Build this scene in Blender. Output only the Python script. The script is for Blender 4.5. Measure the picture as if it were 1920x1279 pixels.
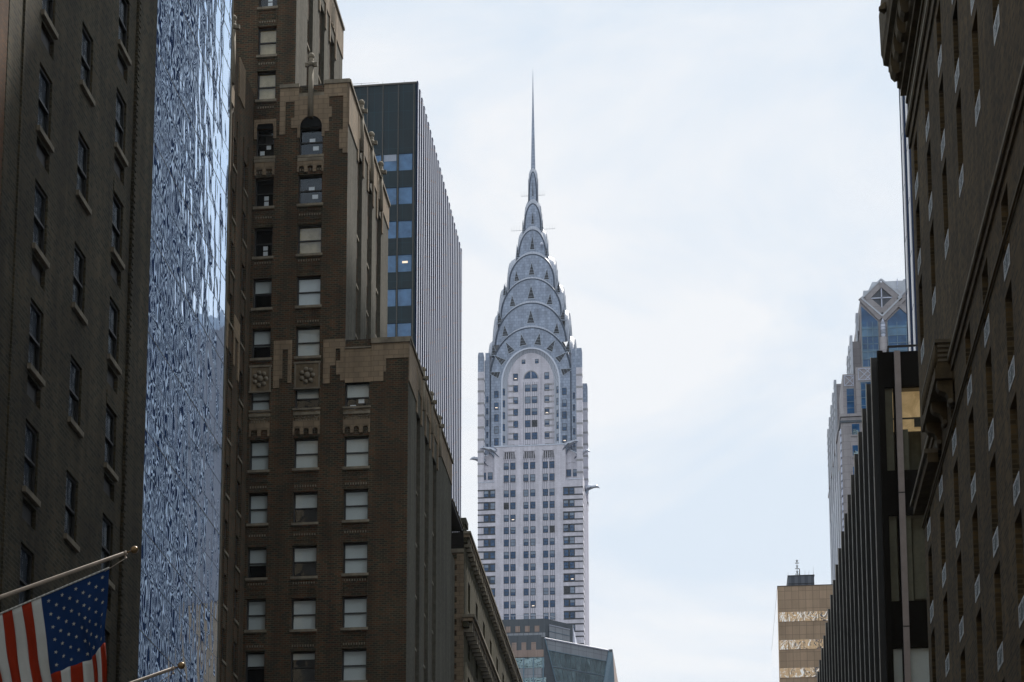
import bpy, math, random
from mathutils import Vector, Matrix
random.seed(7)
rnd = random.random
R = math.radians
for o in list(bpy.data.objects): bpy.data.objects.remove(o)
S = bpy.context.scene
col = S.collection

# ------------------------------------------------------------------ camera
FX, CX, CY = 4355.9, 653.4, 1508.1            # focal length and principal point of the shifted lens, in photo pixels
def _ray(x, y): return Vector((x - CX, -(y - CY), -FX))
AY = _ray(1349.5, 2334.9).normalized()        # along the avenue
AZ = _ray(931.7, -21675.0); AZ = (AZ - AY * AZ.dot(AY)).normalized()
AX = AY.cross(AZ)
RM = Matrix((AX, AY, AZ))                     # camera axes -> world
CAM = Vector((0, 0, 1.7))
cd = bpy.data.cameras.new('camera'); cam = bpy.data.objects.new('camera', cd); col.objects.link(cam)
cam.matrix_world = Matrix.Translation(CAM) @ RM.to_4x4()
cd.sensor_width = 36; cd.lens = FX / 1920 * 36
cd.shift_x = (960 - CX) / 1920; cd.shift_y = (CY - 639.5) / 1920
cd.clip_start = 0.5; cd.clip_end = 20000
S.camera = cam
def fy(px, py, Y):                            # survey: photo point on the plane y = Y -> (x, z)
    v = RM @ _ray(px, py); p = CAM + v * (Y / v.y); return p.x, p.z
def fx(px, py, X):                            # survey: photo point on the plane x = X -> (y, z)
    v = RM @ _ray(px, py); p = CAM + v * (X / v.x); return p.y, p.z

# ------------------------------------------------------------------ light
HAZE = 0.00006
CLOUD = 1.3
SUN_EL, SUN_AZ = 52.0, 24.0                   # azimuth from +y (down the avenue) towards +x
w = bpy.data.worlds.new('World'); S.world = w; w.use_nodes = True
nt = w.node_tree; nt.nodes.clear()
def N(t, **k):
    n = nt.nodes.new(t)
    for a, b in k.items(): setattr(n, a, b)
    return n
L = lambda a, b: nt.links.new(a, b)
out = N('ShaderNodeOutputWorld'); bg = N('ShaderNodeBackground'); bg.inputs[1].default_value = 0.1
sky = N('ShaderNodeTexSky', sky_type='NISHITA'); sky.sun_disc = False
sky.sun_elevation = R(SUN_EL); sky.sun_rotation = R(SUN_AZ); sky.air_density = 1.0; sky.dust_density = 2.0
tc = N('ShaderNodeTexCoord'); mp = N('ShaderNodeMapping'); mp.inputs['Scale'].default_value = (1.0, 1.0, 2.0); mp.inputs['Location'].default_value = (CLOUD, 0, 0)
n1 = N('ShaderNodeTexNoise'); n1.inputs['Scale'].default_value = 5.5; n1.inputs['Detail'].default_value = 7; n1.inputs['Roughness'].default_value = 0.58; n1.inputs['Distortion'].default_value = 0.6
rp = N('ShaderNodeValToRGB')
rp.color_ramp.elements[0].position = 0.40; rp.color_ramp.elements[0].color = (7.6, 8.5, 9.5, 1)
rp.color_ramp.elements[1].position = 0.62; rp.color_ramp.elements[1].color = (9.35, 9.55, 9.8, 1)
mx = N('ShaderNodeMixRGB'); mx.inputs[0].default_value = 0.93
L(tc.outputs['Generated'], mp.inputs[0]); L(mp.outputs[0], n1.inputs['Vector']); L(n1.outputs['Fac'], rp.inputs[0])
L(sky.outputs[0], mx.inputs[1]); L(rp.outputs[0], mx.inputs[2]); L(mx.outputs[0], bg.inputs[0]); L(bg.outputs[0], out.inputs[0])
sl = bpy.data.lights.new('sun', 'SUN'); sl.energy = 5.0; sl.angle = R(0.5); sl.color = (1, 0.93, 0.84)
so = bpy.data.objects.new('sun', sl); col.objects.link(so)
sd = Vector((math.sin(R(SUN_AZ)) * math.cos(R(SUN_EL)), math.cos(R(SUN_AZ)) * math.cos(R(SUN_EL)), math.sin(R(SUN_EL))))
so.rotation_euler = (-sd).to_track_quat('-Z', 'Y').to_euler(); so.location = (0, 0, 400)
S.view_settings.view_transform = 'Standard'; S.view_settings.look = 'None'; S.view_settings.exposure = 0.0; S.view_settings.gamma = 1
S.render.engine = 'CYCLES'; S.cycles.max_bounces = 6; S.cycles.diffuse_bounces = 3; S.cycles.glossy_bounces = 4; S.cycles.transparent_max_bounces = 12

# ------------------------------------------------------------------ materials
class MT:
    def __init__(s, name):
        s.m = bpy.data.materials.new(name); s.m.use_nodes = True; s.t = s.m.node_tree; s.b = s.t.nodes['Principled BSDF']
    def n(s, t, **k):
        n = s.t.nodes.new(t)
        for a, b in k.items(): setattr(n, a, b)
        return n
    def l(s, a, b): s.t.links.new(a, b)
    def set(s, rough=None, metal=None, spec=None, ior=None, coat=None, color=None):
        i = s.b.inputs
        if rough is not None: i['Roughness'].default_value = rough
        if metal is not None: i['Metallic'].default_value = metal
        if spec is not None: i['Specular IOR Level'].default_value = spec
        if ior is not None: i['IOR'].default_value = ior
        if coat is not None: i['Coat Weight'].default_value = coat
        if color is not None: i['Base Color'].default_value = (*color, 1)
        return s
    def facade(s):                            # wall coordinates in metres: u along the wall, v up
        if hasattr(s, '_f'): return s._f
        tc = s.n('ShaderNodeTexCoord'); g = s.n('ShaderNodeNewGeometry')
        p = s.n('ShaderNodeSeparateXYZ'); q = s.n('ShaderNodeSeparateXYZ')
        s.l(tc.outputs['Object'], p.inputs[0]); s.l(g.outputs['True Normal'], q.inputs[0])
        a = s.n('ShaderNodeMath', operation='ABSOLUTE'); b = s.n('ShaderNodeMath', operation='ABSOLUTE')
        s.l(q.outputs[0], a.inputs[0]); s.l(q.outputs[1], b.inputs[0])
        m1 = s.n('ShaderNodeMath', operation='MULTIPLY'); m2 = s.n('ShaderNodeMath', operation='MULTIPLY')
        s.l(p.outputs[0], m1.inputs[0]); s.l(b.outputs[0], m1.inputs[1]); s.l(p.outputs[1], m2.inputs[0]); s.l(a.outputs[0], m2.inputs[1])
        ad = s.n('ShaderNodeMath', operation='ADD'); s.l(m1.outputs[0], ad.inputs[0]); s.l(m2.outputs[0], ad.inputs[1])
        c = s.n('ShaderNodeCombineXYZ'); s.l(ad.outputs[0], c.inputs[0]); s.l(p.outputs[2], c.inputs[1])
        s._f = c.outputs[0]; s._o = tc.outputs['Object']; return s._f
    def noise(s, scale, detail=4, rough=0.6, vec=None, dist=0.0):
        s.facade()
        n = s.n('ShaderNodeTexNoise'); n.inputs['Scale'].default_value = scale; n.inputs['Detail'].default_value = detail
        n.inputs['Roughness'].default_value = rough; n.inputs['Distortion'].default_value = dist
        s.l(vec or s._o, n.inputs['Vector']); return n
    def mapped(s, sc, src=None):
        s.facade(); m = s.n('ShaderNodeMapping'); m.inputs['Scale'].default_value = sc; s.l(src or s._o, m.inputs[0]); return m.outputs[0]
    def ramp(s, fac, stops):
        r = s.n('ShaderNodeValToRGB'); e = r.color_ramp.elements
        e[0].position, e[0].color = stops[0][0], (*stops[0][1], 1); e[1].position, e[1].color = stops[-1][0], (*stops[-1][1], 1)
        for p, c in stops[1:-1]: x = e.new(p); x.color = (*c, 1)
        s.l(fac, r.inputs[0]); return r.outputs[0]
    def mix(s, fac, a, b, mode='MIX'):
        m = s.n('ShaderNodeMixRGB', blend_type=mode)
        for i, v in enumerate((fac, a, b)):
            if isinstance(v, (int, float)): m.inputs[i].default_value = v
            elif isinstance(v, tuple): m.inputs[i].default_value = (*v, 1)
            else: s.l(v, m.inputs[i])
        return m.outputs[0]
    def base(s, c): s.l(c, s.b.inputs['Base Color']); return s
    def bump(s, h, st=0.5, d=0.02):
        b = s.n('ShaderNodeBump'); b.inputs['Strength'].default_value = st; b.inputs['Distance'].default_value = d
        s.l(h, b.inputs['Height']); s.l(b.outputs[0], s.b.inputs['Normal']); return s

def brick(name, c1, c2, mortar, bw=0.22, bh=0.075, msize=0.012, stain=0.35, bump=0.6, tint=None):
    m = MT(name); f = m.facade()
    b = m.n('ShaderNodeTexBrick'); b.inputs['Scale'].default_value = 1; b.inputs['Brick Width'].default_value = bw; b.inputs['Row Height'].default_value = bh
    b.inputs['Mortar Size'].default_value = msize; b.inputs['Mortar Smooth'].default_value = 0.3; b.inputs['Bias'].default_value = 0.1
    b.inputs['Color1'].default_value = (*c1, 1); b.inputs['Color2'].default_value = (*c2, 1); b.inputs['Mortar'].default_value = (*mortar, 1)
    m.l(f, b.inputs['Vector'])
    big = m.ramp(m.noise(0.35, 6, 0.65).outputs['Fac'], [(0.3, (1 - stain,) * 3), (0.7, (1 + stain * .4,) * 3)])
    st = m.ramp(m.noise(1, 5, 0.6, m.mapped((1.6, 1.6, 0.12))).outputs['Fac'], [(0.35, (1 - stain * .8,) * 3), (0.62, (1.08,) * 3)])
    c = m.mix(1, b.outputs['Color'], big, 'MULTIPLY'); c = m.mix(1, c, st, 'MULTIPLY')
    if tint:
        sp = m.ramp(m.noise(5.0, 3, 0.7).outputs['Fac'], [(0.60, (0, 0, 0)), (0.70, (1, 1, 1))]); c = m.mix(sp, c, tint)
    m.base(c).set(rough=0.9, spec=0.25); m.bump(b.outputs['Fac'], bump * -1, 0.01); return m.m
def plain(name, c, rough=0.7, metal=0, var=0.25, scale=1.2, streak=True, spec=0.4, bump=0.0):
    m = MT(name); v = m.ramp(m.noise(scale, 6, 0.65).outputs['Fac'], [(0.3, tuple(x * (1 - var) for x in c)), (0.7, tuple(min(1, x * (1 + var * .6)) for x in c))])
    if streak:
        st = m.ramp(m.noise(1, 5, 0.6, m.mapped((1.8, 1.8, 0.1))).outputs['Fac'], [(0.35, (1 - var,) * 3), (0.62, (1.05,) * 3)]); v = m.mix(1, v, st, 'MULTIPLY')
    m.base(v).set(rough=rough, metal=metal, spec=spec)
    if bump: m.bump(m.noise(scale * 9, 5, 0.7).outputs['Fac'], bump, 0.03)
    return m.m
def ashlar(name, c, bw, bh, var=0.12, joint=0.55, msize=0.02, rough=0.75, stain=0.2, metal=0.0, offset=0.5):
    m = MT(name); f = m.facade()
    b = m.n('ShaderNodeTexBrick'); b.offset = offset; b.inputs['Scale'].default_value = 1; b.inputs['Brick Width'].default_value = bw; b.inputs['Row Height'].default_value = bh
    b.inputs['Mortar Size'].default_value = msize; b.inputs['Mortar Smooth'].default_value = 0.1
    b.inputs['Color1'].default_value = (*[x * (1 - var) for x in c], 1); b.inputs['Color2'].default_value = (*[min(1, x * (1 + var)) for x in c], 1)
    b.inputs['Mortar'].default_value = (*[x * joint for x in c], 1); m.l(f, b.inputs['Vector'])
    big = m.ramp(m.noise(0.25, 6, 0.65).outputs['Fac'], [(0.3, (1 - stain,) * 3), (0.7, (1.05,) * 3)])
    st = m.ramp(m.noise(1, 5, 0.6, m.mapped((1.1, 1.1, 0.07))).outputs['Fac'], [(0.36, (1 - stain,) * 3), (0.6, (1.03,) * 3)])
    c2 = m.mix(1, m.mix(1, b.outputs['Color'], big, 'MULTIPLY'), st, 'MULTIPLY')
    m.base(c2).set(rough=rough, metal=metal, spec=0.4); m.bump(b.outputs['Fac'], -0.4, 0.01); return m.m
def glassy(name, c, rough=0.03, wave=0.0, wscale=1.0, spec=1.0, ior=1.7, metal=0.0, var=0.3, stretch=(1, 1, 1), dist=0.5):
    m = MT(name); v = m.ramp(m.noise(0.6, 3, 0.6).outputs['Fac'], [(0.3, tuple(x * (1 - var) for x in c)), (0.7, tuple(x * (1 + var) for x in c))])
    m.base(v).set(rough=rough, spec=spec, ior=ior, metal=metal)
    if wave: m.bump(m.noise(wscale, 2, 0.5, m.mapped(stretch), dist).outputs['Fac'], 1.0, wave)
    return m.m
def striped(name, ca, cb, period, duty=0.5, rough=0.8):
    m = MT(name); f = m.facade(); s = m.n('ShaderNodeSeparateXYZ'); m.l(f, s.inputs[0])
    d = m.n('ShaderNodeMath', operation='DIVIDE'); d.inputs[1].default_value = period; m.l(s.outputs[0], d.inputs[0])
    fr = m.n('ShaderNodeMath', operation='FRACT'); m.l(d.outputs[0], fr.inputs[0])
    g = m.n('ShaderNodeMath', operation='GREATER_THAN'); g.inputs[1].default_value = duty; m.l(fr.outputs[0], g.inputs[0])
    m.base(m.mix(g.outputs[0], ca, cb)).set(rough=rough); return m.m

M = {}
M['brick_near'] = brick('dark brown brick', (.088, .066, .036), (.030, .028, .017), (.074, .070, .048), bw=.34, bh=.12, msize=.02, stain=.45, tint=(.030, .024, .020))
M['brick_orange'] = brick('reddish brick', (.14, .06, .022), (.09, .04, .018), (.06, .045, .03))
M['brick_hotel'] = brick('hotel brick', (.100, .040, .018), (.028, .026, .017), (.095, .088, .056), bw=.34, bh=.13, msize=.02, stain=.35)
M['brick_side'] = plain('weathered grey brick', (.095, .090, .070), .95, 0, .35, 3.0, True, .2, .5)
M['terra'] = ashlar('cream terracotta', (.23, .17, .105), .62, .34, .12, .6, .02, .7, .25)
M['terra_plain'] = plain('carved terracotta', (.17, .13, .08), .75, 0, .35, 2.2, True, .3, .6)
M['sill'] = plain('limestone sill', (.19, .165, .12), .8, 0, .3, 2.0)
M['frame_dark'] = plain('dark window frame paint', (.018, .020, .020), .45, 0, .3, 2, False)
M['room'] = plain('dark room behind the glass', (.012, .013, .013), .9, 0, .3, 1, False, .1)
M['blind'] = plain('window blind cloth', (.62, .66, .66), .85, 0, .08, .9, False, .2)
M['sky_reflection'] = plain('white painted sky reflection', (.85, .9, .9), .9, 0, .15, 5, True, .2)  # bright sky reflection in the sashes, painted as white sheets behind the panes
M['paper'] = plain('paper in window', (.8, .82, .85), .8, 0, .05, 1, False)
M['curtain'] = plain('beige curtain', (.52, .42, .26), .9, 0, .3, 1.5, False, .2)
M['pane'] = None
def make_pane(name, tint, k, wave):
    m = MT(name); t = m.t; m.facade(); o = t.nodes['Material Output']
    tr = m.n('ShaderNodeBsdfTransparent'); tr.inputs[0].default_value = (*tint, 1)
    gl = m.n('ShaderNodeBsdfGlossy'); gl.inputs['Roughness'].default_value = 0.02; gl.inputs['Color'].default_value = (.8, .9, 1, 1)
    lw = m.n('ShaderNodeLayerWeight'); lw.inputs[0].default_value = k
    mr = m.n('ShaderNodeMapRange'); mr.inputs[3].default_value = .05; mr.inputs[4].default_value = .38; m.l(lw.outputs['Fresnel'], mr.inputs[0])
    bp = m.n('ShaderNodeBump'); bp.inputs['Strength'].default_value = 1; bp.inputs['Distance'].default_value = wave
    m.l(m.noise(1.3, 2, .5).outputs['Fac'], bp.inputs['Height']); m.l(bp.outputs[0], gl.inputs['Normal'])
    ms = m.n('ShaderNodeMixShader'); m.l(mr.outputs[0], ms.inputs[0]); m.l(tr.outputs[0], ms.inputs[1]); m.l(gl.outputs[0], ms.inputs[2])
    m.l(ms.outputs[0], o.inputs['Surface']); return m.m
M['pane'] = make_pane('clear window glass', (.88, .92, .93), .25, .004)
M['grille'] = plain('painted metal grille', (.55, .58, .60), .35, .4, .2, 4, False)
M['grille_dark'] = plain('dark grille mesh', (.02, .021, .022), .6, 0, .3, 3, False)
M['concrete'] = ashlar('concrete pavement', (.30, .29, .27), 1.5, 1.5, .06, .6, .02, .9, .25, offset=0)
M['asphalt'] = plain('asphalt', (.05, .05, .052), .9, 0, .25, .8, False, .3, .5)
M['paint'] = plain('road paint', (.75, .75, .72), .7, 0, .2, 2, False)
M['roof'] = plain('roof gravel', (.16, .15, .14), .95, 0, .25, .8, False)
M['iron'] = plain('black iron', (.02, .02, .022), .4, .3, .2, 4, False)

# ------------------------------------------------------------------ builders
def tag(o, label=None, cat=None, group=None, kind=None):
    if label: o['label'] = label
    if cat: o['category'] = cat
    if group: o['group'] = group
    if kind: o['kind'] = kind
    return o
def empty(name, loc, label=None, cat=None, group=None):
    o = bpy.data.objects.new(name, None); col.objects.link(o); o.location = loc; return tag(o, label, cat, group)
class MB:
    def __init__(s): s.v = []; s.f = []; s.mi = []; s.ms = []; s.sm = []
    def mat(s, m):
        m = M[m] if isinstance(m, str) else m
        if m not in s.ms: s.ms.append(m)
        return s.ms.index(m)
    def poly(s, pts, m, smooth=False):
        i = len(s.v); s.v += [tuple(p) for p in pts]; s.f.append(tuple(range(i, i + len(pts)))); s.mi.append(s.mat(m)); s.sm.append(smooth)
    def box(s, x0, x1, y0, y1, z0, z1, m):
        if x0 > x1: x0, x1 = x1, x0
        if y0 > y1: y0, y1 = y1, y0
        if z0 > z1: z0, z1 = z1, z0
        i = len(s.v); k = s.mat(m)
        s.v += [(x0, y0, z0), (x1, y0, z0), (x1, y1, z0), (x0, y1, z0), (x0, y0, z1), (x1, y0, z1), (x1, y1, z1), (x0, y1, z1)]
        for q in ((0, 3, 2, 1), (4, 5, 6, 7), (0, 1, 5, 4), (1, 2, 6, 5), (2, 3, 7, 6), (3, 0, 4, 7)):
            s.f.append(tuple(i + a for a in q)); s.mi.append(k); s.sm.append(False)
        return s
    def prism(s, base, top, m, cap=True, smooth=False):     # two loops of equal length (3D)
        n = len(base); i = len(s.v); k = s.mat(m); s.v += [tuple(p) for p in base] + [tuple(p) for p in top]
        for a in range(n):
            b = (a + 1) % n; s.f.append((i + a, i + b, i + n + b, i + n + a)); s.mi.append(k); s.sm.append(smooth)
        if cap:
            s.f.append(tuple(i + a for a in reversed(range(n)))); s.f.append(tuple(i + n + a for a in range(n))); s.mi += [k, k]; s.sm += [False, False]
        return s
    def tube(s, p0, p1, r0, r1, m, n=8, smooth=True):
        p0, p1 = Vector(p0), Vector(p1); d = (p1 - p0).normalized(); a = d.orthogonal().normalized(); b = d.cross(a)
        ring = lambda p, r: [p + (a * math.cos(t) + b * math.sin(t)) * r for t in [2 * math.pi * j / n for j in range(n)]]
        return s.prism(ring(p0, r0), ring(p1, r1), m, True, smooth)
    def loft(s, rings, m, cap=True, smooth=True):
        k = s.mat(m); n = len(rings[0]); i = len(s.v)
        for r in rings: s.v += [tuple(p) for p in r]
        for j in range(len(rings) - 1):
            for a in range(n):
                b = (a + 1) % n; s.f.append((i + j * n + a, i + j * n + b, i + (j + 1) * n + b, i + (j + 1) * n + a)); s.mi.append(k); s.sm.append(smooth)
        if cap:
            s.f.append(tuple(i + a for a in reversed(range(n)))); s.f.append(tuple(i + (len(rings) - 1) * n + a for a in range(n))); s.mi += [k, k]; s.sm += [False, False]
        return s
    def ball(s, c, r, m, n=14, sq=(1, 1, 1)):
        rings = []
        for j in range(1, n // 2):
            t = math.pi * j / (n // 2); rings.append([(c[0] + r * sq[0] * math.sin(t) * math.cos(q), c[1] + r * sq[1] * math.sin(t) * math.sin(q), c[2] - r * sq[2] * math.cos(t)) for q in [2 * math.pi * a / n for a in range(n)]])
        return s.loft(rings, m)
    def add(s, me, mw):
        i = len(s.v); s.v += [tuple(mw @ v.co) for v in me.vertices]
        ks = [s.mat(x) for x in me.materials]
        for p in me.polygons: s.f.append(tuple(i + a for a in p.vertices)); s.mi.append(ks[p.material_index]); s.sm.append(p.use_smooth)
    # wall with openings. org + u*ud + z*Z ; nrm = outward. holes: (u0,u1,z0,z1,depth[,arch])
    def wall(s, org, ud, nrm, u0, u1, z0, z1, holes, m, back=None, solid=None, cuts=()):
        org, ud, nrm = Vector(org), Vector(ud), Vector(nrm); k = s.mat(m)
        us = sorted(set([u0, u1] + [min(max(h[j], u0), u1) for h in holes for j in (0, 1)] + [c for c in cuts]))
        zs = sorted(set([z0, z1] + [min(max(h[j], z0), z1) for h in holes for j in (2, 3)]))
        P = lambda u, z, d=0: org + ud * u + Vector((0, 0, z)) - nrm * d
        flip = ud.cross(Vector((0, 0, 1))).dot(nrm) < 0
        def quad(a, b, c, d, kk):
            i = len(s.v); q = [a, b, c, d]
            if flip: q.reverse()
            s.v += [tuple(p) for p in q]; s.f.append((i, i + 1, i + 2, i + 3)); s.mi.append(kk); s.sm.append(False)
        for a, b in zip(us, us[1:]):
            if b - a < 1e-5: continue
            run = None
            for c, d in zip(zs, zs[1:]):
                um, zm = (a + b) / 2, (c + d) / 2
                inh = any(h[0] < um < h[1] and h[2] < zm < h[3] for h in holes) or (solid and not solid(um, zm))
                if inh:
                    if run is not None: quad(P(a, run), P(b, run), P(b, c), P(a, c), k); run = None
                elif run is None: run = c
            if run is not None: quad(P(a, run), P(b, run), P(b, zs[-1]), P(a, zs[-1]), k)
        for h in holes:
            a, b, c, d, e = h[:5]
            quad(P(a, c), P(a, c, e), P(a, d, e), P(a, d), k); quad(P(b, c, e), P(b, c), P(b, d), P(b, d, e), k)
            quad(P(a, c), P(b, c), P(b, c, e), P(a, c, e), k); quad(P(a, d, e), P(b, d, e), P(b, d), P(a, d), k)
            if back: quad(P(a, c, e), P(b, c, e), P(b, d, e), P(a, d, e), s.mat(back))
        return s
    def build(s, name, parent=None, bevel=0):
        me = bpy.data.meshes.new(name); me.from_pydata(s.v, [], s.f); me.update()
        for m in s.ms: me.materials.append(m)
        me.polygons.foreach_set('material_index', s.mi); me.polygons.foreach_set('use_smooth', s.sm)
        o = bpy.data.objects.new(name, me); col.objects.link(o)
        if parent: o.parent = parent; o.matrix_parent_inverse = Matrix.Translation(-parent.location) if parent.type == 'EMPTY' else Matrix()
        if bevel: b = o.modifiers.new('bevel', 'BEVEL'); b.width = bevel; b.segments = 2; b.limit_method = 'ANGLE'
        return o
def kids(o): return list(o.children)
def dup(o, parent, loc, rz=0):                 # copy a part and its sub-parts
    c = o.copy(); col.objects.link(c); c.parent = parent; c.matrix_parent_inverse = Matrix.Translation(-parent.location); c.location = loc; c.rotation_euler = (0, 0, rz)
    for k in kids(o):
        d = k.copy(); col.objects.link(d); d.parent = c
    return c
protos = []
# a double hung window, outer face towards -y, origin at the centre of its sill line
def sash(name, w, h, blind=1.0, sill=True, depth=.3, papers=0, mat_blind='blind', lower=0.0, frame_mat='frame_dark', arch=False):
    f = MB(); fw = .075 if w > .9 else .06; y0, y1 = depth, depth + .08
    a = w / 2
    f.box(-a, -a + fw, y0, y1, 0, h, frame_mat); f.box(a - fw, a, y0, y1, 0, h, frame_mat)
    f.box(-a + fw, a - fw, y0, y1, 0, fw, frame_mat); f.box(-a + fw, a - fw, y0, y1, h - fw, h, frame_mat)
    f.box(-a + fw, a - fw, y0 - .02, y1, h * .5 - .035, h * .5 + .035, frame_mat)
    for q in ([(-a, y1 + .7, 0), (a, y1 + .7, 0), (a, y1 + .7, h), (-a, y1 + .7, h)], [(-a, y1, 0), (-a, y1 + .7, 0), (-a, y1 + .7, h), (-a, y1, h)], [(a, y1 + .7, 0), (a, y1, 0), (a, y1, h), (a, y1 + .7, h)],
              [(-a, y1, 0), (a, y1, 0), (a, y1 + .7, 0), (-a, y1 + .7, 0)], [(-a, y1 + .7, h), (a, y1 + .7, h), (a, y1, h), (-a, y1, h)]): f.poly(q, 'room')
    o = f.build(name); b = MB()
    if blind > 0:
        zb = h - fw - (h - 2 * fw) * blind
        b.box(-a + fw + .01, a - fw - .01, y1 + .05, y1 + .06, zb, h - fw, mat_blind); b.box(-a + fw + .01, a - fw - .01, y1 + .035, y1 + .06, zb, zb + .04, mat_blind)
    if lower > 0: b.box(-a + fw + .01, a - fw - .01, y1 + .07, y1 + .08, fw, fw + h * lower, mat_blind)
    if blind > 0 or lower > 0: x = b.build('blind'); x.parent = o
    if papers:
        b = MB()
        spots = [(-.1, .52), (.05, .25)] if papers == 1 else ([(-.32, .15), (.02, .34)] if papers == 2 else [(-.05, .12), (-.05, .30)])
        for px, pz in spots: b.box(px * w, px * w + .24 * w, y1 + .012, y1 + .016, pz * h, pz * h + .14 * h, 'paper')
        x = b.build('paper_sheet'); x.parent = o
    g = MB()
    for z0, z1, yy in ((fw, h * .5 - .035, y0 + .055), (h * .5 + .035, h - fw, y0 + .03)):
        g.poly([(-a + fw, yy, z0), (a - fw, yy, z0), (a - fw, yy, z1), (-a + fw, yy, z1)], 'pane')
    x = g.build('pane'); x.parent = o
    if sill:
        q = MB(); q.box(-a - .08, a + .08, -.10, depth - .002, -.16, -.003, 'sill'); x = q.build('sill'); x.parent = o
    protos.append(o); return o
def finish_protos():
    for o in protos:
        for k in kids(o): bpy.data.objects.remove(k)
        bpy.data.objects.remove(o)

# ------------------------------------------------------------------ the setting
g = MB(); g.poly([(-1190, -590, -.15), (1190, -590, -.15), (1190, 1590, -.15), (-1190, 1590, -.15)], 'asphalt'); tag(g.build('ground'), kind='structure')
g = MB(); g.poly([(-12.5, -150, -.146), (1.6, -150, -.146), (1.6, 750, -.146), (-12.5, 750, -.146)], 'asphalt'); tag(g.build('road'), kind='structure')
g = MB()
for k in range(0, 90):
    for x in (-9, -5.5, -2):
        y = -100 + k * 9; g.poly([(x - .06, y, -.142), (x + .06, y, -.142), (x + .06, y + 3, -.142), (x - .06, y + 3, -.142)], 'paint')
tag(g.build('road_markings'), kind='structure')
for nm, a, b in (('pavement', -18, -12.5), ('pavement', 1.6, 7)):
    g = MB(); g.box(a, b, -150, 750, -.14, 0, 'concrete'); tag(g.build(nm), kind='structure')
# ------------------------------------------------------------------ near dark brick building on the left
XL = -18.0
WN = {}
def near_left():
    t = empty('brick_building', (-24, 62, 0), 'dark brown brick building with sash windows just left of the mirrored glass tower', 'building')
    z0s = [19.70 + 3.41 * k for k in range(-5, 11)]
    holes = []; wins = []
    for c, yc, dz, ac in ((0, 57.85, -1.43, True), (1, 61.85, -1.41 + 3.41 - 3.41 + 0.07, False), (2, 65.85, -1.38, True)):
        for k, z in enumerate(z0s):
            top = z + 2.07 + (3.5 if False else 0)
            zb = z - 1.43 + (0 if c == 0 else 0.0) + (0 if c == 0 else .06)
            if c == 0: zb = 31.72 - 3.43 * (3 - k + 5) if False else 31.72 + 3.45 * (k - 8)
            if c > 0: zb = 31.70 + 3.47 * (k - 8)
            holes.append((yc - .62, yc + .62, zb, zb + 1.93, .165)); wins.append((yc, zb, c, k))
            if ac: holes.append((yc - .62, yc + .62, zb - .86, zb - .28, .12))
    f = MB(); f.wall((XL, 0, 0), (0, 1, 0), (1, 0, 0), 54.4, 70.0, 0, 46, holes, 'brick_near', back='grille_dark')
    f.poly([(XL, 70, 0), (XL - 14, 70, 0), (XL - 14, 70, 46), (XL, 70, 46)], 'brick_near')
    f.poly([(XL, 54.4, 46), (XL, 70, 46), (XL - 14, 70, 46), (XL - 14, 54.4, 46)], 'roof')
    f.poly([(XL - 14, 54.4, 0), (XL, 54.4, 0), (XL, 54.4, 46), (XL - 14, 54.4, 46)], 'brick_near')
    f.build('wall', t)
    pro = [sash('window', 1.24, 1.93, 1.0, depth=.07), sash('window', 1.24, 1.93, .55, lower=.38, depth=.07, mat_blind='sky_reflection'), sash('window', 1.24, 1.93, 1.0, depth=.07, mat_blind='sky_reflection')]
    for (y, z, c, k) in wins:
        if z < 12: continue
        dup(pro[(c * 5 + k * 7) % 3], t, (XL, y, z), R(90))
    for (y, z, c, k) in wins:
        if z > 12 and c == 2 and k % 2 == 0: q = MB(); q.box(XL - .01, XL + .02, y - .62, y + .7, z + 1.93, z + 2.35, 'brick_near'); q.build('lintel', t)
    q = MB()                                                   # raised brick strip near the far corner
    q.box(XL + .001, XL + .07, 67.35, 67.55, 0, 46, 'brick_near'); q.box(XL + .001, XL + .05, 55.6, 55.75, 0, 46, 'brick_near')
    for k in range(180):
        q.box(XL + .02, XL + .10, 67.32, 67.58, 8 + k * .21, 8.1 + k * .21, 'brick_near')
    q.build('brick_pilaster', t)
near_left()
def orange_left():
    t = empty('brick_building', (-24, 45, 0), 'reddish brick wall at the extreme left edge, beside the dark brown brick building', 'building')
    holes = [(y - .6, y + .6, z, z + 1.9, .3) for y in (36, 40, 44, 48, 52) for z in [5 + 3.5 * k for k in range(10)]]
    f = MB(); f.wall((XL - .01, 0, 0), (0, 1, 0), (1, 0, 0), 34, 54.35, 0, 45, holes, 'brick_orange', back='room')
    f.poly([(XL - 14, 34, 0), (XL, 34, 0), (XL, 34, 45), (XL - 14, 34, 45)], 'brick_orange'); f.poly([(XL, 34, 45), (XL, 54.35, 45), (XL - 14, 54.35, 45), (XL - 14, 34, 45)], 'roof')
    f.build('wall', t)
orange_left()

# ------------------------------------------------------------------ mirrored glass tower
M['mirror'] = glassy('mirrored curtain glass', (.50, .60, .72), .015, 0, 1, metal=1.0, var=.06)
def mirror_wave():
    m = MT('mirrored curtain glass'); m.facade()
    m.base(m.ramp(m.noise(.5, 3).outputs['Fac'], [(.3, (.46, .67, .95)), (.7, (.54, .74, .98))])).set(rough=.012, metal=1.0)
    w1 = m.noise(1, 1, .4, m.mapped((1.0, 1.15, .62)), .6)
    w2 = m.noise(2.6, 0, .5, m.mapped((.75, .75, .55)), .4)
    ad = m.n('ShaderNodeMath', operation='MULTIPLY_ADD'); ad.inputs[1].default_value = .16; m.l(w2.outputs['Fac'], ad.inputs[0]); m.l(w1.outputs['Fac'], ad.inputs[2])
    b = m.n('ShaderNodeBump'); b.inputs['Strength'].default_value = 1; b.inputs['Distance'].default_value = .0098
    m.l(ad.outputs[0], b.inputs['Height']); m.l(b.outputs[0], m.b.inputs['Normal']); return m.m
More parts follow.
